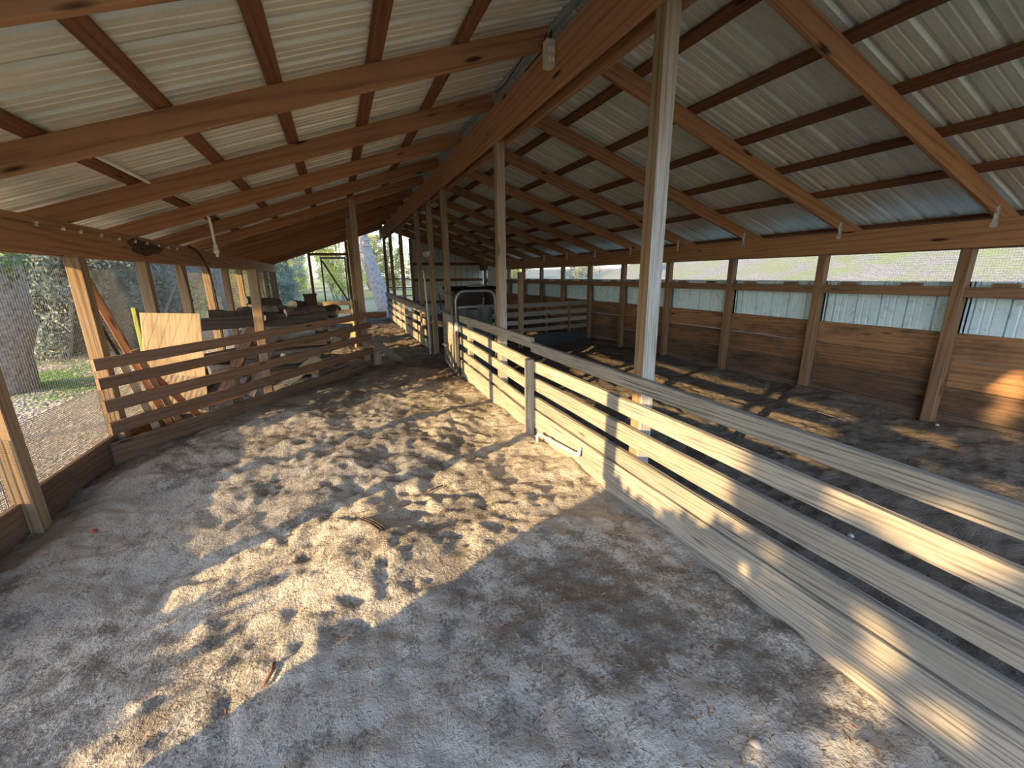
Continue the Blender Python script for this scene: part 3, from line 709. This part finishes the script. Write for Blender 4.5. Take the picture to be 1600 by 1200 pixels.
o = timber('long_board', (-1.66, 6.30, .90), (-.17, 6.66, .905), .04, .155, 'darkboard', bow=.004); tag(o, 'long dark board on edge along the top of the wood heap', 'board')
for a, c, w, h, mt, lab in (((-1.35, 5.55, .15), (-1.02, 6.0, .86), .13, .04, 'brownscrap', 'broken brown board propped up against the front of the wood heap'),
                            ((-1.12, 5.62, .1), (-.82, 6.05, .74), .16, .03, 'greywood', 'grey board with a splintered top propped on the heap'),
                            ((-.62, 6.0, .10), (-.22, 6.32, .36), .16, .02, 'palepine', 'pale split board poking out low from the heap'),
                            ((-.42, 6.45, .08), (.0, 7.15, .12), .12, .07, 'greywood', 'grey block lying under the right end of the heap'),
                            ((-1.55, 5.75, .55), (-.95, 6.1, .6), .10, .09, 'darkboard', 'dark beam lying under the long dark board'),
                            ((-.1, 7.0, .5), (.06, 7.5, .55), .14, .12, 'palepine', 'pale sawn block at the right end of the heap')):
    a, c = behind(a, c, .09)
    tag(timber('propped_board', a, c, w, h, mt, up=(.2, -.3, 1), bow=.004), lab, 'board')
def split_log(name, loc, ln, r, rz, tilt, kind, mat='bark'):
    t = MB(); n = 10 if kind == 'round' else 7; prof = []
    for k in range(n):
        if kind == 'round': a = 6.283 * k / n; q = r * (1 + .08 * math.sin(3 * a))
        else: a = math.pi * k / (n - 1); q = r * (1 + .06 * math.sin(5 * a))
        prof.append((q * math.cos(a), q * math.sin(a)))
    if kind != 'round': prof.append((0, -r * .35))
    xs2 = [-ln / 2 + ln * i / 5 for i in range(6)]
    t.prism(prof, xs2, [(.012 * math.sin(i * 1.7 + loc[0] * 9), .01 * math.sin(i * 2.1)) for i in range(6)], cap=False)
    o = t.obj(name, mat, None); n = len(prof)
    c = MB(); c.add([(xs2[0] - .001, p[0] + .012 * math.sin(loc[0] * 9), p[1]) for p in prof], [tuple(range(n - 1, -1, -1))])
    c.add([(xs2[-1] + .001, p[0] + .012 * math.sin(5 * 1.7 + loc[0] * 9), p[1] + .01 * math.sin(10.5)) for p in prof], [tuple(range(n))])
    c.obj('cut_face', 'palepine', o)
    o.location = loc; o.rotation_euler = (R(-.4, .4) if kind == 'round' else math.pi * (rs.random() < .3), tilt, rz)
    return o
logs = [(-1.30, 6.55, .98, .55, .075, .3, .05, 'round', 'round dark log at the left end on top of the wood heap'),
        (-1.05, 6.75, .99, .5, .085, -.3, -.06, 'split', 'split log just behind the short grey post on the heap'),
        (-1.0, 7.0, 1.10, .45, .08, .5, .12, 'split', 'upper split log above the short grey post'),
        (-.83, 6.6, .97, .5, .09, 1.0, .0, 'split', 'split log with a pale end right of the short grey post'),
        (-.62, 6.75, .98, .45, .07, -.7, .1, 'split', 'split log with a bright end in the middle of the heap top'),
        (-.45, 6.6, .97, .5, .085, .35, -.06, 'split', 'large bark-covered slab right of the heap middle'),
        (-.30, 6.8, .98, .55, .09, -.25, .04, 'split', 'long split log sloping at the right end of the heap top'),
        (-.55, 7.02, 1.06, .4, .065, 1.3, .08, 'round', 'small round log behind the heap middle'),
        (-.18, 7.05, .96, .5, .075, .9, .0, 'split', 'split log at the back right corner of the heap')]
for (x, y, z, ln, r, rz, ti, kd, lab) in logs: tag(split_log('firewood_log', (x, y, z), ln, r, rz, ti, kd), lab, 'log', 'firewood on the heap')
for (x, y, z, ln, r, rz, lab) in ((-.62, 6.42, .70, .55, .06, .5, 'grey round log wedged under the long dark board'), (-.55, 6.38, .42, .5, .065, .6, 'grey round log half way down the front of the heap'),
                                  (-1.25, 5.85, .40, .5, .07, .45, 'grey round log low in the left part of the heap')):
    tag(split_log('firewood_log', (x, y, z), ln, r, rz, 0, 'round', 'greybark'), lab, 'log', 'firewood on the heap')
cr = empty('black_crate', (-.44, 8.05, .0)); tag(cr, 'black square crate standing behind the wood heap', 'crate')
MB().box(-.095, .095, -.09, .09, .9, 1.17).obj('body', 'blackbox', cr); MB().box(-.105, .105, -.1, .1, 1.15, 1.185).obj('rim', 'blackbox', cr)
MB().box(-.2, .2, -.2, .2, -.02, .9).obj('stand', 'darkboard', cr)

# ------------------------------------------------------------------ pipes, hoses, outlet box
t = MB(); t.tube([(-1.285, 3.2, zroof(-1.285) - .012), (-1.272, 4.4, zroof(-1.272) - .02), (-1.262, 5.62, zroof(-1.262) - .012)], .0125, 8)
wp = empty('roof_pipe', (0, 0, 0)); tag(wp, 'thin white water pipe under the left roof with a hanging end', 'pipe')
t.obj('pipe_run', 'pvc', wp, True)
t = MB(); t.tube([(-1.26, 5.6, 2.2), (-1.2, 5.6, 2.13), (-1.175, 5.6, 2.07), (-1.165, 5.6, 1.80)], .0135, 8); t.obj('drop_pipe', 'pvc', wp, True)
t = MB(); t.tube([(-1.165, 5.6, 1.81), (-1.164, 5.6, 1.765)], .021, 10); t.tube([(-1.164, 5.6, 1.765), (-1.163, 5.6, 1.72)], .026, 10); t.tube([(-1.163, 5.6, 1.72), (-1.162, 5.6, 1.68)], .014, 10)
t.obj('fitting', 'pvc', wp, True)['label'] = 'stepped white end fitting'
t = MB(); t.tube([(-1.735, 6.9, 1.868), (-1.735, 7.15, 1.852), (-1.735, 7.33, 1.807), (-1.735, 7.56, 1.68), (-1.735, 7.70, 1.5), (-1.74, 7.785, 1.27), (-1.74, 7.80, .93), (-1.75, 7.82, .3), (-1.75, 7.82, .0)], .012, 8)
tag(t.obj('hose', 'blackhose', None, True), 'black hose curving down from the left header beam', 'hose')
t = MB(); t.tube([(-1.775, 6.62, 1.62), (-1.775, 6.645, 1.5), (-1.77, 6.70, 1.3), (-1.77, 6.76, 1.19), (-1.765, 6.73, 1.165), (-1.765, 6.7, 1.18)], .007, 6)
tag(t.obj('cable', 'blackhose', None, True), 'short black cable with a hooked end hanging on a left wall post', 'cable')
ob = empty('outlet_box', (1.535, 3.02, 2.93)); tag(ob, 'small beige electrical outlet box on the ridge beam', 'outlet box')
t = MB(); t.box(-.035, .025, -.035, .035, -.09, .07); t.obj('body', 'boxplastic', ob)
cov = MB().box(-.032, .022, -.038, -.035, -.085, .065).obj('cover', 'boxplastic', ob)
for x in (-.017, .008):
    for z in (-.04, .015): 
        t = MB(); t.prism([(-.008 + x, -.014 + z), (.008 + x, -.014 + z), (.01 + x, z), (.008 + x, .014 + z), (-.008 + x, .014 + z), (-.01 + x, z)], [0, 1])
        tt = MB().add([(v[1], -.039 - .002 * v[0], v[2] - .01) for v in t.v], t.f); tt.obj('socket', 'boxwhite', cov)
t = MB(); t.tube([(0, 0, .07), (.0, 0, .11), (.02, .01, .14), (.03, .03, .12), (.035, .1, .10), (.04, .5, .09)], .005, 6); t.tube([(-.01, 0, .07), (-.02, .01, .12), (-.02, .04, .10)], .004, 6)
t.obj('cord', 'blackhose', ob, True)
t = MB(); t.tube([(1.55, 3.1, 3.02), (1.50, 3.35, 3.06), (1.47, 3.7, 2.98), (1.50, 4.0, 3.03)], .005, 6)
tag(t.obj('cable', 'blackhose', None, True), 'thin black cable looping behind the ridge beam', 'cable')
fx = empty('twin_spotlight', (1.57, 8.4, 2.0)); tag(fx, 'pair of small white spotlights on the centre post by the far lane', 'lamp')
for dy in (-.09, .1):
    t = MB(); t.tube([(0, dy, 0), (-.03, dy - .04, -.02), (-.06, dy - .08, -.035)], [.02, .035, .045], 10); t.obj('lamp_head', 'greytape', fx, True)
MB().box(-.01, .03, -.1, .1, -.015, .015).obj('bracket', 'galv', fx)
fx.location = (1.585, 7.80, 1.86)

# ------------------------------------------------------------------ floor litter
def flake_mesh(n, seed, area, smin, smax, aspect):
    r = np.random.RandomState(seed); co = []; fa = []
    for i in range(n):
        x, y = area(r); s = r.uniform(smin, smax); a = r.uniform(0, 6.283); w = s * r.uniform(*aspect); z = gz(x, y) + .004
        u = np.array([math.cos(a), math.sin(a), r.uniform(-.25, .25)]) * s; v = np.array([-math.sin(a), math.cos(a), r.uniform(-.3, .3)]) * w
        c = np.array([x, y, z + abs(u[2]) * .6]); k = len(co); co += [c - u - v * .4, c - v, c + u, c + v]; fa.append((k, k + 1, k + 2, k + 3))
    return np.array(co), np.array(fa)
def a1(r):
    while True:
        x, y = r.uniform(-1.6, 1.5), r.uniform(.3, 6.5)
        if r.rand() < .25 + .75 * (x > .4) and not (y > 4.6 and x < -1.83 + (y - 4.2) * .715 + .1): return x, y
co, fa = flake_mesh(6500, 2, a1, .005, .015, (.1, .3)); o = link('straw_litter', arrmesh('straw_litter', co, fa, 'brownscrap')); tag(o, 'brown wood chips and straw bits strewn over the aisle dirt', 'litter', kind='stuff')
co, fa = flake_mesh(2200, 3, a1, .005, .017, (.08, .2)); o = link('straw_litter', arrmesh('straw_litter', co, fa, 'palepine')); tag(o, 'pale straw slivers strewn over the aisle dirt', 'litter', kind='stuff')
for i, (p, q, w, lab) in enumerate((((-.03, 2.37), (.075, 2.20), .012, 'dark grey stick bundle lying in the middle of the aisle dirt'), ((4.64, 2.98), (4.60, 2.42), .006, 'thin pale stick lying on the right pen floor by the wall'),
                                    ((3.62, 2.62), (3.72, 2.48), .008, 'short pale stick in the sun on the right pen floor'), ((-.40, 1.44), (-.37, 1.51), .010, 'brown stub of wood at the edge of the shade'), ((.55, 2.7), (.38, 2.62), .006, 'short dark twig lying in the aisle'))):
    z0, z1 = gz(*p) + w, gz(*q) + w
    t = MB(); nn = 3 if i == 0 else 1
    for k in range(nn): t.tube([(p[0] + k * .016, p[1] + k * .006, z0), ((p[0] + q[0]) / 2 + .01 + k * .014, (p[1] + q[1]) / 2 + k * .008, (z0 + z1) / 2 + .004), (q[0] + k * .016, q[1] + k * .01, z1)], w * .7, 6)
    tag(t.obj('stick', ['darkboard', 'palepine', 'palepine', 'brownscrap', 'bark'][i], None, True), lab, 'stick')
for i, (x, y, c, lab) in enumerate(((-1.50, 2.98, 'redplastic', 'small orange-red bit on the dirt by the nearest left wall post'), (1.05, .62, 'stone', 'round pale pebble near the bottom right of the aisle'), (2.62, 1.24, 'whitebit', 'small white pebble in the right pen shade'), (5.12, 1.94, 'whitebit', 'white pebble at the foot of the first right wall post'))):
    t = MB(); vs = [(0, 0, .018)] + [(.02 * (1 + .2 * math.sin(a * 3 + i)) * math.cos(a), .02 * math.sin(a), .004 + .004 * math.sin(a * 2)) for a in [k * .7854 for k in range(8)]] + [(0, 0, -.012)]
    t.add(vs, [(0, k + 1, (k + 1) % 8 + 1) for k in range(8)] + [(9, (k + 1) % 8 + 1, k + 1) for k in range(8)])
    o = t.obj('pebble', c, None, True); o.location = (x, y, gz(x, y) + .006); tag(o, lab, 'pebble')

# ------------------------------------------------------------------ outdoors
def terrain_height(X, Y):
    z = -.13 + .05 * fbm(X, Y, 51, .6, 4)
    z = z + np.clip((X - 6.3) / 10, 0, 3) ** 1.25 * 2.6 * np.clip((Y + 30) / 20, 0, 1) * np.clip((34 - Y) / 16, .12, 1)
    z = z + np.clip((Y - 30) / 40, 0, 2) * 1.0 + np.clip((-X - 12) / 30, 0, 2) * .6
    ins = (X > -1.93) & (X < 5.38) & (Y > -1) & (Y < 16.1)
    return np.where(ins, -.3, z)
tx = np.concatenate([np.linspace(-70, -12, 60)[:-1], np.linspace(-12, 16, 150)[:-1], np.linspace(16, 70, 50)])
ty = np.concatenate([np.linspace(-40, -6, 30)[:-1], np.linspace(-6, 26, 150)[:-1], np.linspace(26, 90, 60)])
TX, TY = np.meshgrid(tx, ty)
o = link('ground', gridmesh('ground', tx, ty, terrain_height(TX, TY), 'terrain')); tag(o, 'leaf strewn ground with patches of grass around the barn', 'ground', kind='structure')
def th(x, y): return float(terrain_height(np.array([float(x)]), np.array([float(y)]))[0])

rl = np.random.RandomState(9); co = []; fa = []
LX = -2.05 - 7 * rl.rand(5200) ** 1.5; LY = rl.uniform(1.5, 11.5, 5200); LZ = terrain_height(LX, LY) + .012
for i in range(5200):
    x, y, z = LX[i], LY[i], LZ[i]; a = rl.uniform(0, 6.283); q = rl.uniform(.02, .042); k = len(co)
    u = np.array([math.cos(a), math.sin(a), rl.uniform(-.4, .4)]) * q; v = np.array([-math.sin(a), math.cos(a), rl.uniform(-.4, .4)]) * q * .5; c = np.array([x, y, z + abs(u[2]) * .7])
    co += [c - u, c - v, c + u, c + v]; fa.append((k, k + 1, k + 2, k + 3))
o = link('fallen_leaves', arrmesh('fallen_leaves', np.array(co), np.array(fa), 'deadleaf')); tag(o, 'fallen tan leaves on the ground outside the left wall', 'leaves', kind='stuff')
def bark_trunk(pts, rads, mat, n=18, lump=.08):
    t = MB(); t.tube(pts, rads, n, True)
    v = [Vector(p) for p in t.v]; out = []
    for p in v:
        q = mnoise.noise(Vector((p.x * 6, p.y * 6, p.z * 1.6))) * lump
        out.append(p + Vector((q, q * .6 * math.sin(p.z * 9), 0)))
    t.v = [tuple(p) for p in out]; return t
def leaf_cloud(centers, per, spread, size, seed, flat=1.0):
    r = np.random.RandomState(seed); C_ = np.repeat(np.array(centers), per, 0); n = len(C_)
    d = r.normal(size=(n, 3)); d /= np.linalg.norm(d, axis=1)[:, None]; c = C_ + d * (spread * r.rand(n) ** .5)[:, None] * np.array([1, 1, flat])
    u = r.normal(size=(n, 3)); u /= np.linalg.norm(u, axis=1)[:, None]; w = np.cross(u, r.normal(size=(n, 3))); w /= np.linalg.norm(w, axis=1)[:, None]
    s = (size * 1.15 * r.uniform(.6, 1.3, n))[:, None]; u = u * s; w = w * s * .42
    co = np.stack([c - u, c - w, c + u, c + w], 1).reshape(-1, 3); return co, np.arange(4 * n).reshape(n, 4)
def scrub(seed, h, stems, tw, leafy, lsize, lmat, per):
    r = random.Random(seed); t = MB(); tips = []
    for s in range(stems):
        a = r.uniform(0, 6.283); p = Vector((.25 * math.cos(a), .25 * math.sin(a), -.2)); d = Vector((math.cos(a) * .22, math.sin(a) * .22, 1)).normalized(); pts = [p]
        hh = h * r.uniform(.6, 1.05)
        for k in range(7):
            d = (d + Vector((r.uniform(-.22, .22), r.uniform(-.22, .22), r.uniform(-.02, .1)))).normalized(); p = p + d * hh / 7; pts.append(p.copy())
        r0 = tw * r.uniform(.7, 1.2); t.tube(pts, [r0 * (1 - .85 * k / 7) + .006 for k in range(8)], 6, False)
        for k in range(1, 8):
            for q in range(3):
                a2 = r.uniform(0, 6.283); e = Vector((math.cos(a2), math.sin(a2), r.uniform(-.1, .8))).normalized(); bp = [pts[k]]; z = pts[k].copy(); bl = hh * r.uniform(.12, .3) * (1.15 - k / 10)
                for j in range(4):
                    e = (e + Vector((r.uniform(-.35, .35), r.uniform(-.35, .35), r.uniform(-.25, .3)))).normalized(); z = z + e * bl / 4; bp.append(z.copy())
                t.tube(bp, [r0 * .3 * (1 - .8 * j / 4) + .004 for j in range(5)], 4, False)
                for bpi in (2, 3, 4):
                    if r.random() < leafy: tips.append(bp[bpi])
                # fine twigs
                for j in range(2):
                    e2 = Vector((r.uniform(-1, 1), r.uniform(-1, 1), r.uniform(-.4, .8))).normalized(); t.tube([bp[3], bp[3] + e2 * bl * .35, bp[3] + e2 * bl * .6 + Vector((0, 0, r.uniform(-.1, .15)))], .005, 3, False)
    wood_me = t.mesh('scrub_wood', 'twig'); co, fa = leaf_cloud([tuple(x) for x in tips], per, .30 * h / 5, lsize, seed)
    return wood_me, arrmesh('scrub_leaves', co, fa, lmat)
VAR = {}
VAR['sage'] = [scrub(s, 5.0, 6, .05, .9, .042, 'leaf_sage', 64) for s in (1, 2, 3)]
VAR['yellow'] = [scrub(s, 6.5, 4, .07, .85, .09, 'leaf_yellow', 30) for s in (4, 5)]
VAR['green'] = [scrub(s, 5.5, 4, .06, .75, .07, 'leaf_green', 24) for s in (6, 7)]
VAR['bare'] = [scrub(s, 4.2, 6, .035, .22, .05, 'leaf_sage', 12) for s in (8, 9)]
def plant(kind, v, x, y, s, rz, name, lab, cat, group):
    wm, lm = VAR[kind][v % len(VAR[kind])]
    o = link(name, wm); f = link('foliage', lm, o); o.location = (x, y, th(x, y)); o.rotation_euler = (0, 0, rz); o.scale = (s, s, s * R(.9, 1.15)); tag(o, lab, cat, group); return o
def sun_clear(x, y):            # keep the low sun's way into the barn open
    return y > 13.2 + .398 * (x + 1.9) if x < -2 else True
rt = random.Random(31); cnt = 0
# woods seen through the left screens: thicket in front, taller trees behind
for i in range(62):
    for _ in range(40):
        y = rt.uniform(10.5, 34) if i > 15 else rt.uniform(10.8, 15.5); x = rt.uniform(-.75 * y, -.30 * y + .4)
        if sun_clear(x, y) and x < -4.4 and y > 11.5 + .12 * (x + 5) : break
    k = rt.choice(['sage', 'sage', 'bare', 'sage', 'green', 'bare'])
    nm, lab, cat = {'sage': ('woodland_shrub', 'grey-green bushy shrub in the thicket beyond the left screens', 'shrub'), 'bare': ('bare_shrub', 'nearly leafless grey twiggy shrub in the thicket beyond the left screens', 'shrub'), 'green': ('evergreen_shrub', 'dark green shrub in the thicket beyond the left screens', 'shrub')}[k]
    plant(k, rt.randrange(3), x, y, rt.uniform(.7, 1.0) if i <= 15 else rt.uniform(.9, 1.6), rt.uniform(0, 6.28), nm, lab, cat, f'{k} shrubs of the left thicket')
# woods behind the far end
for i in range(30):
    y = rt.uniform(32, 60); x = rt.uniform(-.22 * y - 4, .22 * y + 4)
    if i < 9: y = rt.uniform(25, 32); x = rt.uniform(-8, -2.5)
    k = rt.choice(['yellow', 'yellow', 'sage', 'green', 'bare', 'sage'])
    nm, lab, cat = {'sage': ('woodland_tree', 'grey-green tree in the woods behind the far opening', 'tree'), 'yellow': ('woodland_tree', 'yellow-green autumn tree in the woods behind the far opening', 'tree'), 'bare': ('bare_tree', 'bare twiggy tree in the woods behind the far opening', 'tree'), 'green': ('woodland_tree', 'dark green tree in the woods behind the far opening', 'tree')}[k]
    plant(k, rt.randrange(3), x, y, rt.uniform(.6, 1.1), rt.uniform(0, 6.28), nm, lab, cat, f'{k} trees behind the far end')
# trees up on the right hillside
for i, (x, y, k, s) in enumerate(((17, 26, 'bare', 1.2), (12, 32, 'yellow', 1.1), (20, 33, 'sage', 1.3), (15.5, 38, 'yellow', 1.3), (24, 24, 'bare', 1.3), (8.2, 2.9, 'bare', .42), (8.8, 1.0, 'bare', .40), (25, 12, 'green', .9), (9.5, 27, 'sage', 1.0), (7.5, 30, 'yellow', 1.2))):
    lab = {5: 'leafless bush with a few leaves close outside the right wall', 6: 'twiggy bush outside the nearest gap of the right wall'}.get(i, {'bare': 'bare tree up the slope beyond the right wall', 'yellow': 'yellow-green tree up the slope beyond the right wall', 'sage': 'grey-green tree up the slope beyond the right wall', 'green': 'dark green bush high on the slope beyond the right wall'}[k])
    plant(k, i, x, y, s, i * 1.3, 'hillside_bush' if i in (5, 6, 7) else 'hillside_tree', lab, 'bush' if i in (5, 6, 7) else 'tree', 'plants on the right slope')
# single trunks
t = bark_trunk([(-4.80, 8.3, -.35), (-4.76, 8.3, .0), (-4.69, 8.3, .5), (-4.62, 8.3, .85), (-4.56, 8.3, 1.3), (-4.50, 8.3, 2.0), (-4.50, 8.3, 3.2), (-4.5, 8.35, 5), (-4.5, 8.4, 7)], [.50, .44, .44, .47, .43, .40, .38, .34, .28], 'oakbark', 22, .07)
oak = t.obj('oak_tree', 'oakbark', None, True); tag(oak, 'big rough barked oak trunk just outside the left screen wall', 'tree')
co, fa = leaf_cloud([(-4.35 + rt.uniform(-.5, .5), 7.85 + rt.uniform(-.4, .4), rt.uniform(1.5, 2.6)) for _ in range(26)], 40, .2, .045, 77); link('foliage', arrmesh('ivy_sprays', co, fa, 'leaf_green'), oak)['label'] = 'green sprays of leaves hanging beside the trunk'
for (x, y, r, lab) in ((-5.05, 17.0, .36, 'grey straight trunk seen between the third and fourth left wall posts'), (-4.5, 20.2, .24, 'slim grey trunk seen between farther left wall posts'), (-8.3, 17.6, .2, 'slim dark trunk at the left of the thicket')):
    z0 = th(x, y); t = bark_trunk([(x + .08 * math.sin(k), y, z0 - .2 + k * 1.3) for k in range(7)], [r * (1.15 - .07 * k) for k in range(7)], 'oakbark', 14, .04); tag(t.obj('woodland_tree', 'oakbark', None, True), lab, 'tree')
t = bark_trunk([(2.15, 21.9, -.5), (2.1, 21.9, .1), (1.75, 21.95, 1.5), (1.42, 22.0, 2.7), (1.15, 22.0, 4.0), (.8, 22, 6), (.5, 22, 8)], [.50, .40, .36, .34, .32, .28, .22], 'greybark', 18, .05)
ln_ = t.obj('leaning_tree', 'greybark', None, True); tag(ln_, 'thick pale trunk leaning left in the far opening', 'tree')
# bare branches of it across the far opening
t = MB()
for k in range(9):
    a = Vector((1.3 + .03 * k, 21.6, 2.6 + .25 * k)); d = Vector((rt.uniform(.5, 1.4) * (1 if k % 3 else -1), -.3, rt.uniform(-.5, .25))); pts = [a]
    for j in range(6): d = d + Vector((rt.uniform(-.3, .3), rt.uniform(-.2, .2), rt.uniform(-.35, .2))); a = a + d * .3; pts.append(a.copy())
    t.tube(pts, [.03 - .004 * j for j in range(7)], 5, False)
t.obj('branch', 'twig', ln_)
# unseen crown trees added south-west to keep the low sun off the near floor
SUND = np.array([math.cos(math.atan(.398)) * math.cos(math.atan(.215)), math.sin(math.atan(.398)) * math.cos(math.atan(.215)), -math.sin(math.atan(.215))])
SUN_GAPS = [((1.56, .62, .30), .075), ((1.56, .60, .17), .07), ((1.48, .56, .03), .085), ((1.56, .53, .45), .05), ((1.56, .77, .63), .05), ((1.56, .58, .65), .06), ((1.56, .505, .80), .05), ((1.56, 1.1, .15), .05), ((1.5, 1.12, .02), .05),
        ((1.56, .40, .14), .08), ((5.33, 1.62, .46), .17), ((5.33, 1.62, .20), .12), ((5.2, 1.5, 0), .09), ((4.83, 2.03, 0), .13), ((4.5, 1.67, 0), .15), ((4.15, 1.2, 0), .11), ((3.95, 1.0, 0), .10), ((2.4, .9, 0), .09), ((2.1, .62, 0), .09)]
def thin(co):  # cuts leaves away along sun rays so chosen sun patches come through
    c = co.reshape(-1, 4, 3); m = c.mean(1); keep = np.ones(len(c), bool)
    for p, r in SUN_GAPS:
        d = m - np.array(p); dist = np.linalg.norm(d - (d @ SUND)[:, None] * SUND, axis=1); keep &= dist > r * .95
    c = c[keep]; return c.reshape(-1, 3), np.arange(4 * len(c)).reshape(-1, 4)
def crown_tree(x, y, h, r, cr, n, per, sp, seed, lab, lo=.12):
    rr = random.Random(seed); z0 = th(x, y)
    tr = bark_trunk([(x, y, z0 - .3), (x + .03, y, z0 + .3), (x - .05, y + .05, z0 + h * .4), (x + .05, y, z0 + h * .75), (x, y, z0 + h)], [r * 1.3, r, r * .85, r * .6, r * .2], 'oakbark', 14, .04).obj('sun_block_tree', 'oakbark', None, True)
    tag(tr, lab, 'tree'); cs = []
    for k in range(n):
        a = rr.uniform(0, 6.283); q = cr * rr.random() ** .5; cs.append((x + q * math.cos(a), y + q * math.sin(a), z0 + h * rr.uniform(lo, 1.0)))
    co, fa = thin(leaf_cloud(cs, per, sp, .085, seed)[0]); link('foliage', arrmesh('crown_leaves', co, fa, 'leaf_green'), tr); return tr
crown_tree(-6.9, -4.0, 5.2, .22, 1.5, 270, 230, .32, 101, 'leafy tree added out of view behind the camera, crown gapped for sun patches')
crown_tree(-10.5, -6.9, 6.0, .25, 1.9, 80, 150, .45, 102, 'second leafy tree added out of view farther behind the near corner, to block sun')
def sun_block_bush(x, y, w, h, n, per, sp, seed, lab):  # unseen bush added to stop low sun reaching the near floor and rails
    rr = random.Random(seed); t = MB(); cs = []; z0 = th(x, y)
    for k in range(9):
        a = k * .7; e = Vector((x + w * .8 * math.cos(a) * rr.random(), y + w * .8 * math.sin(a) * rr.random(), z0 + h * rr.uniform(.6, .95)))
        t.tube([(x, y, z0 - .1), (x + (e.x - x) * .3, y + (e.y - y) * .3, z0 + (e.z - z0) * .5), e], [.025, .016, .006], 5, False)
    for k in range(n):
        a = rr.uniform(0, 6.283); q = w * rr.random() ** .5; cs.append((x + q * math.cos(a), y + q * math.sin(a), z0 + (h - sp) * rr.uniform(.1, 1)))
    o = t.obj('sun_block_bush', 'twig'); tag(o, lab, 'bush'); co, fa = thin(leaf_cloud(cs, per, sp, .06, seed)[0]); link('foliage', arrmesh('bush_leaves', co, fa, 'leaf_green'), o)
crown_tree(-9.3, 3.2, 4.6, .12, .72, 90, 200, .32, 105, 'slender leafy tree added out of view west of the barn to shade the wood heap', .50)  # added only for its shade, crown raised to leave the outside ground lit
sun_block_bush(-3.2, -.40, .56, 1.45, 110, 130, .16, 111, 'dense low bush added out of view outside the left wall to shade the near floor')
sun_block_bush(-3.6, .52, .42, .95, 16, 60, .15, 112, 'sparse low bush added out of view nearer the first left post to dapple the floor')

# ------------------------------------------------------------------ light
AZ = math.atan(.398); EL = math.atan(.215)
sun = bpy.data.lights.new('sun', 'SUN'); sun.energy = 7.2; sun.color = (1, .66, .29); sun.angle = math.radians(.53)
so = link('sun', sun); d = Vector((math.cos(AZ) * math.cos(EL), math.sin(AZ) * math.cos(EL), -math.sin(EL))); so.rotation_euler = d.to_track_quat('-Z', 'Y').to_euler(); so.location = (-20, -10, 8)
w = bpy.data.worlds.new('sky'); SC.world = w; w.use_nodes = True; nt = w.node_tree; nt.nodes.clear()
sk = N(nt, 'ShaderNodeTexSky', sky_type='NISHITA', sun_disc=False); sk.sun_elevation = math.radians(32); sk.sun_rotation = math.atan2(-.929, -.37); sk.air_density = 1.0; sk.dust_density = 1.2; sk.ozone_density = 2.0
bg = N(nt, 'ShaderNodeBackground'); bg.inputs[1].default_value = .33; wo = N(nt, 'ShaderNodeOutputWorld'); L(nt, sk.outputs[0], bg.inputs[0]); L(nt, bg.outputs[0], wo.inputs[0])

# ------------------------------------------------------------------ camera
yaw, pit, rol = .3844, .2551, -.0137
F = Vector((math.sin(yaw) * math.cos(pit), math.cos(yaw) * math.cos(pit), -math.sin(pit))); Rt = Vector((math.cos(yaw), -math.sin(yaw), 0)); U = Rt.cross(F)
R2 = math.cos(rol) * Rt + math.sin(rol) * U; U2 = math.cos(rol) * U - math.sin(rol) * Rt
cd = bpy.data.cameras.new('camera'); cam = link('camera', cd); m = Matrix((R2, U2, -F)).transposed().to_4x4(); m.translation = (0, 0, 1.45); cam.matrix_world = m
cd.sensor_width = 36; cd.sensor_fit = 'HORIZONTAL'; cd.lens = 653.57 / 1600 * 36; cd.clip_start = .02; cd.clip_end = 300
SC.camera = cam
vs_ = SC.view_settings; vs_.view_transform = 'Standard'; vs_.look = 'None'; vs_.gamma = 1; vs_.use_curve_mapping = False; vs_.exposure = .92
